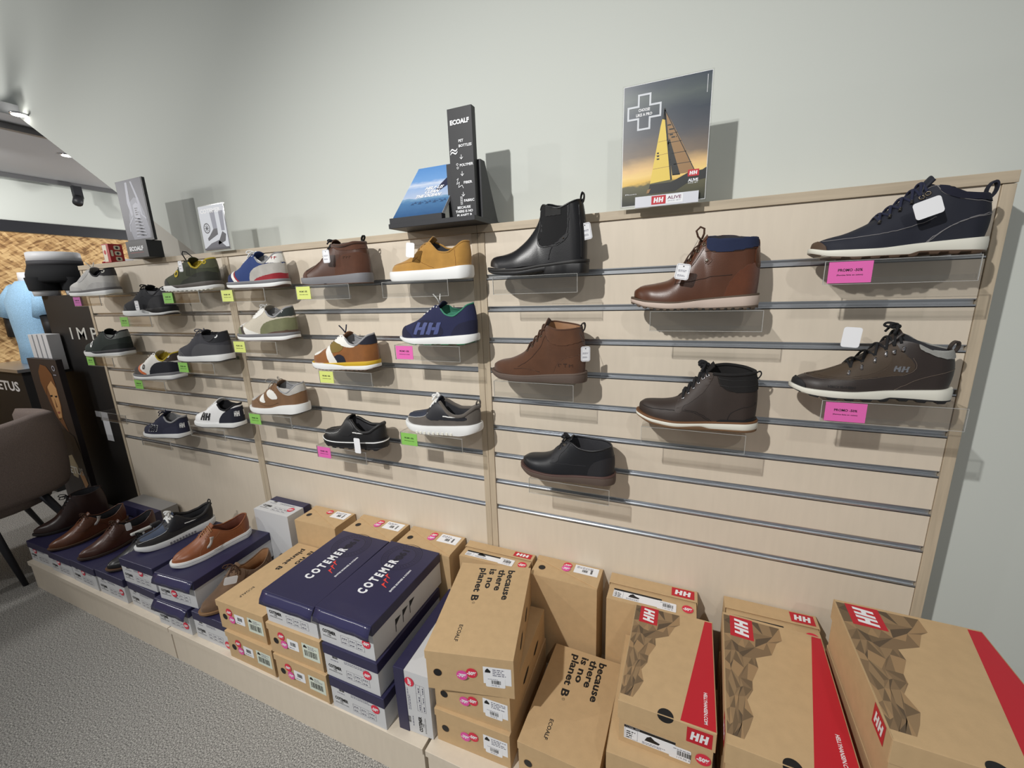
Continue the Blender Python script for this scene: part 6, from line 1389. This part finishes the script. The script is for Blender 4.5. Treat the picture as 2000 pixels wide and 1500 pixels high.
# ---- middle: two kraft stacks and two navy stacks
GE = 'kraft boxes in the low front stacks'
eco_box(-.865, -.489, B, 0, .240, .33, .114, 'lower kraft box of the leftmost kraft stack', group=GE, seed=21)
eco_box(-.890, -.484, B + .1148, .02, .238, .349, .116, 'upper kraft box of the leftmost kraft stack, slogan on its lid', group=GE, seed=22, top='short')
eco_box(-.611, -.493, B, .002, .234, .33, .114, 'lowest kraft box under the left navy-lidded slogan box', group=GE, seed=23)
eco_box(-.620, -.492, B + .1148, .016, .234, .33, .118, 'middle kraft box directly under the left navy-lidded box', group=GE, seed=24)
GC = 'navy-lidded boxes with large white lettering'
navy_box(-.616, -.488, B + .2340, .017, .222, .354, .116, 'navy-lidded box with white lettering on top of two kraft boxes', group=GC, top=True, st=None, seed=25, dent=True)
navy_box(-.367, -.492, B, 0, .211, .33, .116, 'lowest navy-lidded box of the three-high stack', group=GC, seed=26, st=(.83, .55))
navy_box(-.376, -.490, B + .1165, .005, .209, .33, .118, 'middle navy-lidded box of the three-high stack', group=GC, seed=27, st=(.80, .52))
navy_box(-.386, -.484, B + .2350, 0, .212, .352, .122, 'top navy-lidded box of the three-high stack, flags on its side', group=GC, top=True, side=True, seed=28, dent=True, st=(.87, .42))
navy_box(-.012, -.464, B, .04, .222, .33, .116, 'white box with navy lid standing on its long side right of the navy stack', pose=SIDE, group='navy-lidded shoe boxes', seed=29, st=(.84, .55))
# ---- right: kraft slogan boxes and boot boxes
GS = 'kraft boxes in the slogan stack'
eco_box(-.003, -.456, B, .030, .230, .33, .117, 'lowest kraft box of the slogan stack, partly behind the flat slogan box', kind='wide', group=GS, seed=31)
eco_box(-.001, -.452, B + .1178, .045, .230, .318, .117, 'middle kraft box of the slogan stack with slots in its side', kind='wide', group=GS, seed=32, slots=True)
eco_box(.014, -.497, B + .2356, .232, .236, .352, .124, 'top kraft box of the slogan stack, turned askew, slogan on its lid', kind='wide', group=GS, seed=33, top='full', slots=True)
eco_box(.250, -.452, B, -.02, .212, .325, .118, 'kraft slogan box lying flat right of the slogan stack', kind='wide', group=GS, seed=34, top='full')
GH = 'kraft boot boxes with mountain print'
hh_box(.484, -.476, B, .01, .208, .345, .117, 'lowest kraft boot box under the narrow mountain-print box', group=GH, seed=41, top=False)
hh_box(.484, -.478, B + .1176, .017, .206, .345, .118, 'plain kraft boot box directly under the narrow mountain-print box', group=GH, seed=42, top=False)
hh_box(.503, -.448, B + .2362, -.010, .199, .314, .120, 'narrow mountain-print boot box with thumb hole and front label', group=GH, seed=43)
hh_box(.722, -.482, B, -.03, .214, .355, .129, 'lowest boot box under the middle mountain-print box', group=GH, seed=44, top=False)
hh_box(.720, -.484, B + .1296, -.036, .216, .36, .129, 'second boot box under the middle mountain-print box', group=GH, seed=45, top=False)
hh_box(.716, -.488, B + .2592, -.042, .218, .364, .130, 'middle mountain-print boot box with long red band', group=GH, seed=43, left=True)
for i in range(3): hh_box(.962 - .003 * i, -.487, B + .1296 * i, -.01, .252, .336, .129, ('lowest boot box under the wide mountain-print box', 'second boot box under the wide mountain-print box', 'third boot box, directly under the wide mountain-print box')[i], group=GH, seed=46 + i, top=False)
hh_box(.953, -.491, B + .3888, -.013, .257, .340, .130, 'wide mountain-print boot box at the right, highest of the boxes', group=GH, seed=43, left=True)
# ================================================================ SHOES ON THE BOXES
GX = 'shoes displayed on the navy boxes'
R_ = math.radians
PROF_D = dict(top=[(.03, .115), (.09, .145), (.18, .165), (.27, .205), (.35, .26), (.42, .315), (.48, .355), (.53, .345), (.60, .295), (.70, .255), (.80, .265), (.90, .31), (.96, .345), (.985, .345)],
              ty=[(.38, .0), (.41, .022), (.48, .04), (.55, .075), (.65, .098), (.8, .104), (.9, .085), (.985, .055)])
def derby(label, loc, rz, up, sole, welt, L=.305, laces=BRLACE, lin=LIN_D, facing=None, toe_r=.2, out=OUTP, nl=3, bow=.4):
    e = mk('derby_shoe', loc, label, 'shoe', L, rz, GX); s = Shoe(L, out=out, base=[(0, .07), (.15, .05), (.4, .05), (.65, .075), (1, .10)], th=.38, toe_r=toe_r, xT=(.03, .985), top=PROF_D['top'], ty=PROF_D['ty'])
    s.upper(up, e); s.layer('welt', welt, e, [(0, .05), (.15, .03), (.4, .024), (.65, .05), (1, .076)], [(0, .066), (.15, .046), (.4, .042), (.65, .068), (1, .094)], .012)
    s.layer('outsole', sole, e, [(0, .028), (.12, .004), (.3, -.004), (.58, .012), (1, .05)], [(0, .053), (.15, .033), (.4, .028), (.65, .054), (1, .08)], .010); s.layer('heel_block', sole, e, [(0, 0), (1, 0)], [(0, .05), (.3, .06), (1, .09)], .004, x0=.68, x1=1.0)
    s.over('facing', [(.36, .25), (.40, .36), (.5, .42), (.55, .36), (.56, .28), (.48, .20), (.40, .19)], facing or up, e, .005); s.stitch('seams', [[(.30, .20), (.38, .17), (.46, .18), (.55, .24), (.6, .28)], [(.55, .24), (.68, .16), (.7, .1)], [(.86, .28), (.9, .1)]], laces, e, .0018)
    s.lining(lin, e); s.rim(up, e, .53, .008); s.tongue(up, e, [(.36, .245), (.43, .315), (.5, .39), (.54, .42)], [.02, .04, .05, .06]); s.laces(laces, e, [.41, .44, .47, .495][:nl + 1], .007, 'bars', bow=bow); return e, s
COG = leather('cognac_leather', (95, 54, 32), .34, .14); MAH = leather('mahogany_leather', (75, 44, 33), .34, .14); OXB = leather('oxblood_leather', (52, 35, 31), .36, .14); DSOLE = mat('dark_brown_sole', (62, 46, 38), .6)
ZB = B + .108
e = mk('dress_boot', (-2.385, -.310, B + .1085), 'dark oxblood lace-up dress boot at the far left end of the boxes', 'boot', .29, R_(74), GX)
s = Shoe(.29, out=OUTP, toe_r=.22, base=[(0, .08), (.15, .06), (.4, .06), (.65, .08), (1, .11)], th=.37, top=[(.03, .135), (.09, .165), (.19, .195), (.28, .24), (.36, .315), (.43, .41), (.49, .50), (.54, .565), (.60, .58), (.75, .575), (.88, .58), (.955, .59)], ty=[(.37, .0), (.41, .03), (.52, .045), (.58, .06), (.64, .095), (.76, .12), (.88, .105), (.955, .08)], xT=(.03, .955))
s.upper(OXB, e); s.layer('outsole', mat('black_brown_sole', (40, 34, 32), .6), e, [(0, .035), (.12, .01), (.3, 0), (.56, .012), (.6, 0), (1, 0)], [(0, .075), (.15, .055), (.4, .055), (.65, .08), (1, .108)], .012)
s.over('quarter', [(.40, .0), (.41, .22), (.38, .30), (.58, .56), (1.05, .6), (1.05, 0)], OXB, e, .004); s.lining(LIN_D, e); s.rim(OXB, e, .57, .007); s.tongue(OXB, e, [(.35, .28), (.43, .40), (.50, .51), (.555, .60)], [.02, .04, .05, .065]); s.laces(BLACE, e, [.42, .455, .49, .525], .007, bow=.9); s.eyelets(STEEL, e, [.50, .535], .009); s.loop(OXB, e, .945, .55, .03, .05, .03)
derby('long-toed cognac derby, first from the left beside the boot', (-2.165, -.330, B + .1045), R_(86), COG, DSOLE, mat('tan_welt', (96, 68, 46), .6))
e, s = derby('mahogany derby, second from the left on the navy boxes', (-1.905, -.322, B + .1125), R_(87), MAH, DSOLE, DSOLE)
s.over('heel_lining', [(.86, .34), (.9, .28), (1.05, .30), (1.05, .5), (.9, .5)], mat('burgundy_leather', (72, 30, 32), .4), e, .003)
derby('black leather derby tucked left of the stacked navy boxes', (-1.668, -.332, B + .1165), R_(86), BLK_L, mat('dark_brown_sole_b', (58, 50, 46), .6), mat('tan_welt', (96, 68, 46), .6), L=.28, laces=BLACE, toe_r=.2, out=OUT)
e = empty('security_tag', (-1.700, -.300, B + .225), R_(87), 'white plastic security tag clipped on the black derby', 'security tag')
mb = MB(); mb.box(-.055, .03, -.009, .009, -.006, .006); mb.build('tag_arm', mat('security_plastic', (196, 196, 192), .4), e, bevel=.004); mb = MB(); mb.box(.02, .062, -.011, .011, -.010, .012); mb.build('tag_clasp', mat('dark_plastic', (44, 44, 48), .4), e, bevel=.006)
mb = MB(); mb.tube([(.03, 0, 0), (.03, 0, -.05)], .0022, 6); mb.build('tag_pin', STEEL, e)
def boat2(s, e):
    s.layer('midsole', WRUB, e, [(0, .045), (.12, .01), (.3, .0), (.8, 0), (1, .03)], [(0, .10), (.2, .085), (.6, .09), (1, .12)], .016, r=.008)
    mb = MB()
    for i in range(9):
        x = .36 + i * .04; t = float(np.interp(x, s._x, s._a)); w = float(s.out(t)[1]) + .0155
        for sd in (-1, 1):
            p = s.sc(np.array([(x, sd * w, .03)]))[0]; mb.box(p[0] - .0034, p[0] + .0034, p[1] - .001, p[1] + .001, p[2] - .005, p[2] + .005)
    mb.build('sole_grooves', GRUB, e)
e, s = boat(0, 0, .29, 'navy and black boat shoe with white laces on the upper navy box', leather('petrol_nubuck', (56, 68, 90), .7), mat('black_brown_nubuck', (44, 42, 42), .8), boat2, lace=WLACE, loc=(-1.470, -.285, B + .2275), rz=R_(78), group=GX, collar=BLN)
s.over('side_panel', [(.46, .30), (.56, .30), (.7, .24), (.9, .24), (.9, .18), (.6, .17), (.44, .185)], BLN, e, .004); s.loop(mat('black_brown_nubuck', (44, 42, 42), .8), e, .95, .35, .05, .05, .03)
TSN = leather('saddle_leather', (131, 74, 40), .42, .12)
e = mk('sneaker', (-1.196, -.298, B + .2355), 'tan leather sneaker with white sole on the large navy box', 'sneaker', .292, R_(80), GX)
s = Shoe(.292, base=[(0, .075), (.3, .07), (1, .085)], top=[(.05, .115), (.10, .15), (.18, .178), (.28, .215), (.36, .26), (.43, .31), (.49, .34), (.55, .325), (.62, .285), (.72, .255), (.82, .265), (.92, .31), (.965, .33), (.985, .33)], ty=[(.36, .0), (.39, .03), (.49, .045), (.56, .08), (.65, .10), (.8, .106), (.9, .088), (.985, .06)], th=.36)
s.upper(TSN, e); s.layer('cup_sole', WRUB, e, [(0, .03), (.1, .006), (.3, 0), (.9, 0), (1, .02)], [(0, .085), (.3, .078), (1, .10)], .013, r=.006); s.layer('sole_line', GRUB, e, [(0, .052), (.3, .044), (1, .058)], [(0, .056), (.3, .048), (1, .062)], .0145, r=.001)
s.stitch('seams', [[(.28, .08), (.30, .15), (.36, .2), (.4, .25)], [(.36, .2), (.5, .22), (.58, .28)], [(.84, .25), (.88, .1)]], LIN_T, e, .0022); s.lining(leather('rust_lining', (104, 56, 40), .6), e); s.rim(TSN, e, .5, .010); s.tongue(TSN, e, [(.34, .23), (.42, .30), (.49, .37), (.53, .41)], [.02, .045, .055, .065]); s.laces(LIN_T, e, [.39, .415, .44, .465, .485], .0075, 'bars')
TPS = suede('taupe_suede', (104, 80, 60))
e, s = derby('taupe suede derby on the low navy box beside the kraft stack', (-1.005, -.338, B + .1175), R_(91), TPS, mat('sand_sole', (120, 92, 64), .7), mat('sand_welt', (136, 104, 72), .7), L=.295, laces=BRLACE, lin=LIN_T, toe_r=.2, out=OUT, bow=.8)
price_tag(-.945, -.395, B + .225, 'white price tag crossed in ink on the taupe suede derby', rz=R_(75), tilt=20, ink=False, sx=.045, sz=.030, string=((0, .01, .005), (-.01, .03, .005)))
price_tag(-1.848, -.300, B + .205, 'white price tag on the laces of the mahogany derby', rz=R_(80), ink=False, sx=.022, sz=.038, string=((0, .01, .005), (.0, .03, .012)))
for (x, y, z, lab) in ((-2.112, -.31, B + .19, 'torn silver ribbon hanging on the cognac derby'), (-1.138, -.335, B + .305, 'torn silver ribbon hanging on the tan leather sneaker')):
    v = []; f = []
    for i in range(7): t = i / 6; v += [(-.006 + .004 * math.sin(t * 5), .002 * math.sin(t * 9), .022 - .045 * t), (.006 + .005 * math.sin(t * 4 + 1), .004 * math.sin(t * 7), .022 - .045 * t)]
    f = [(2 * i, 2 * i + 1, 2 * i + 3, 2 * i + 2) for i in range(6)]
    o = obj('ribbon', mesh('ribbon', v, f, True), None, mat('silver_ribbon', (196, 190, 184), .3)); o.location = (x, y, z); o.rotation_euler = (0, .3, R_(85)); md = o.modifiers.new('thick', 'SOLIDIFY'); md.thickness = .0006; tag(o, lab, 'ribbon', 'silver ribbons on the shoes')
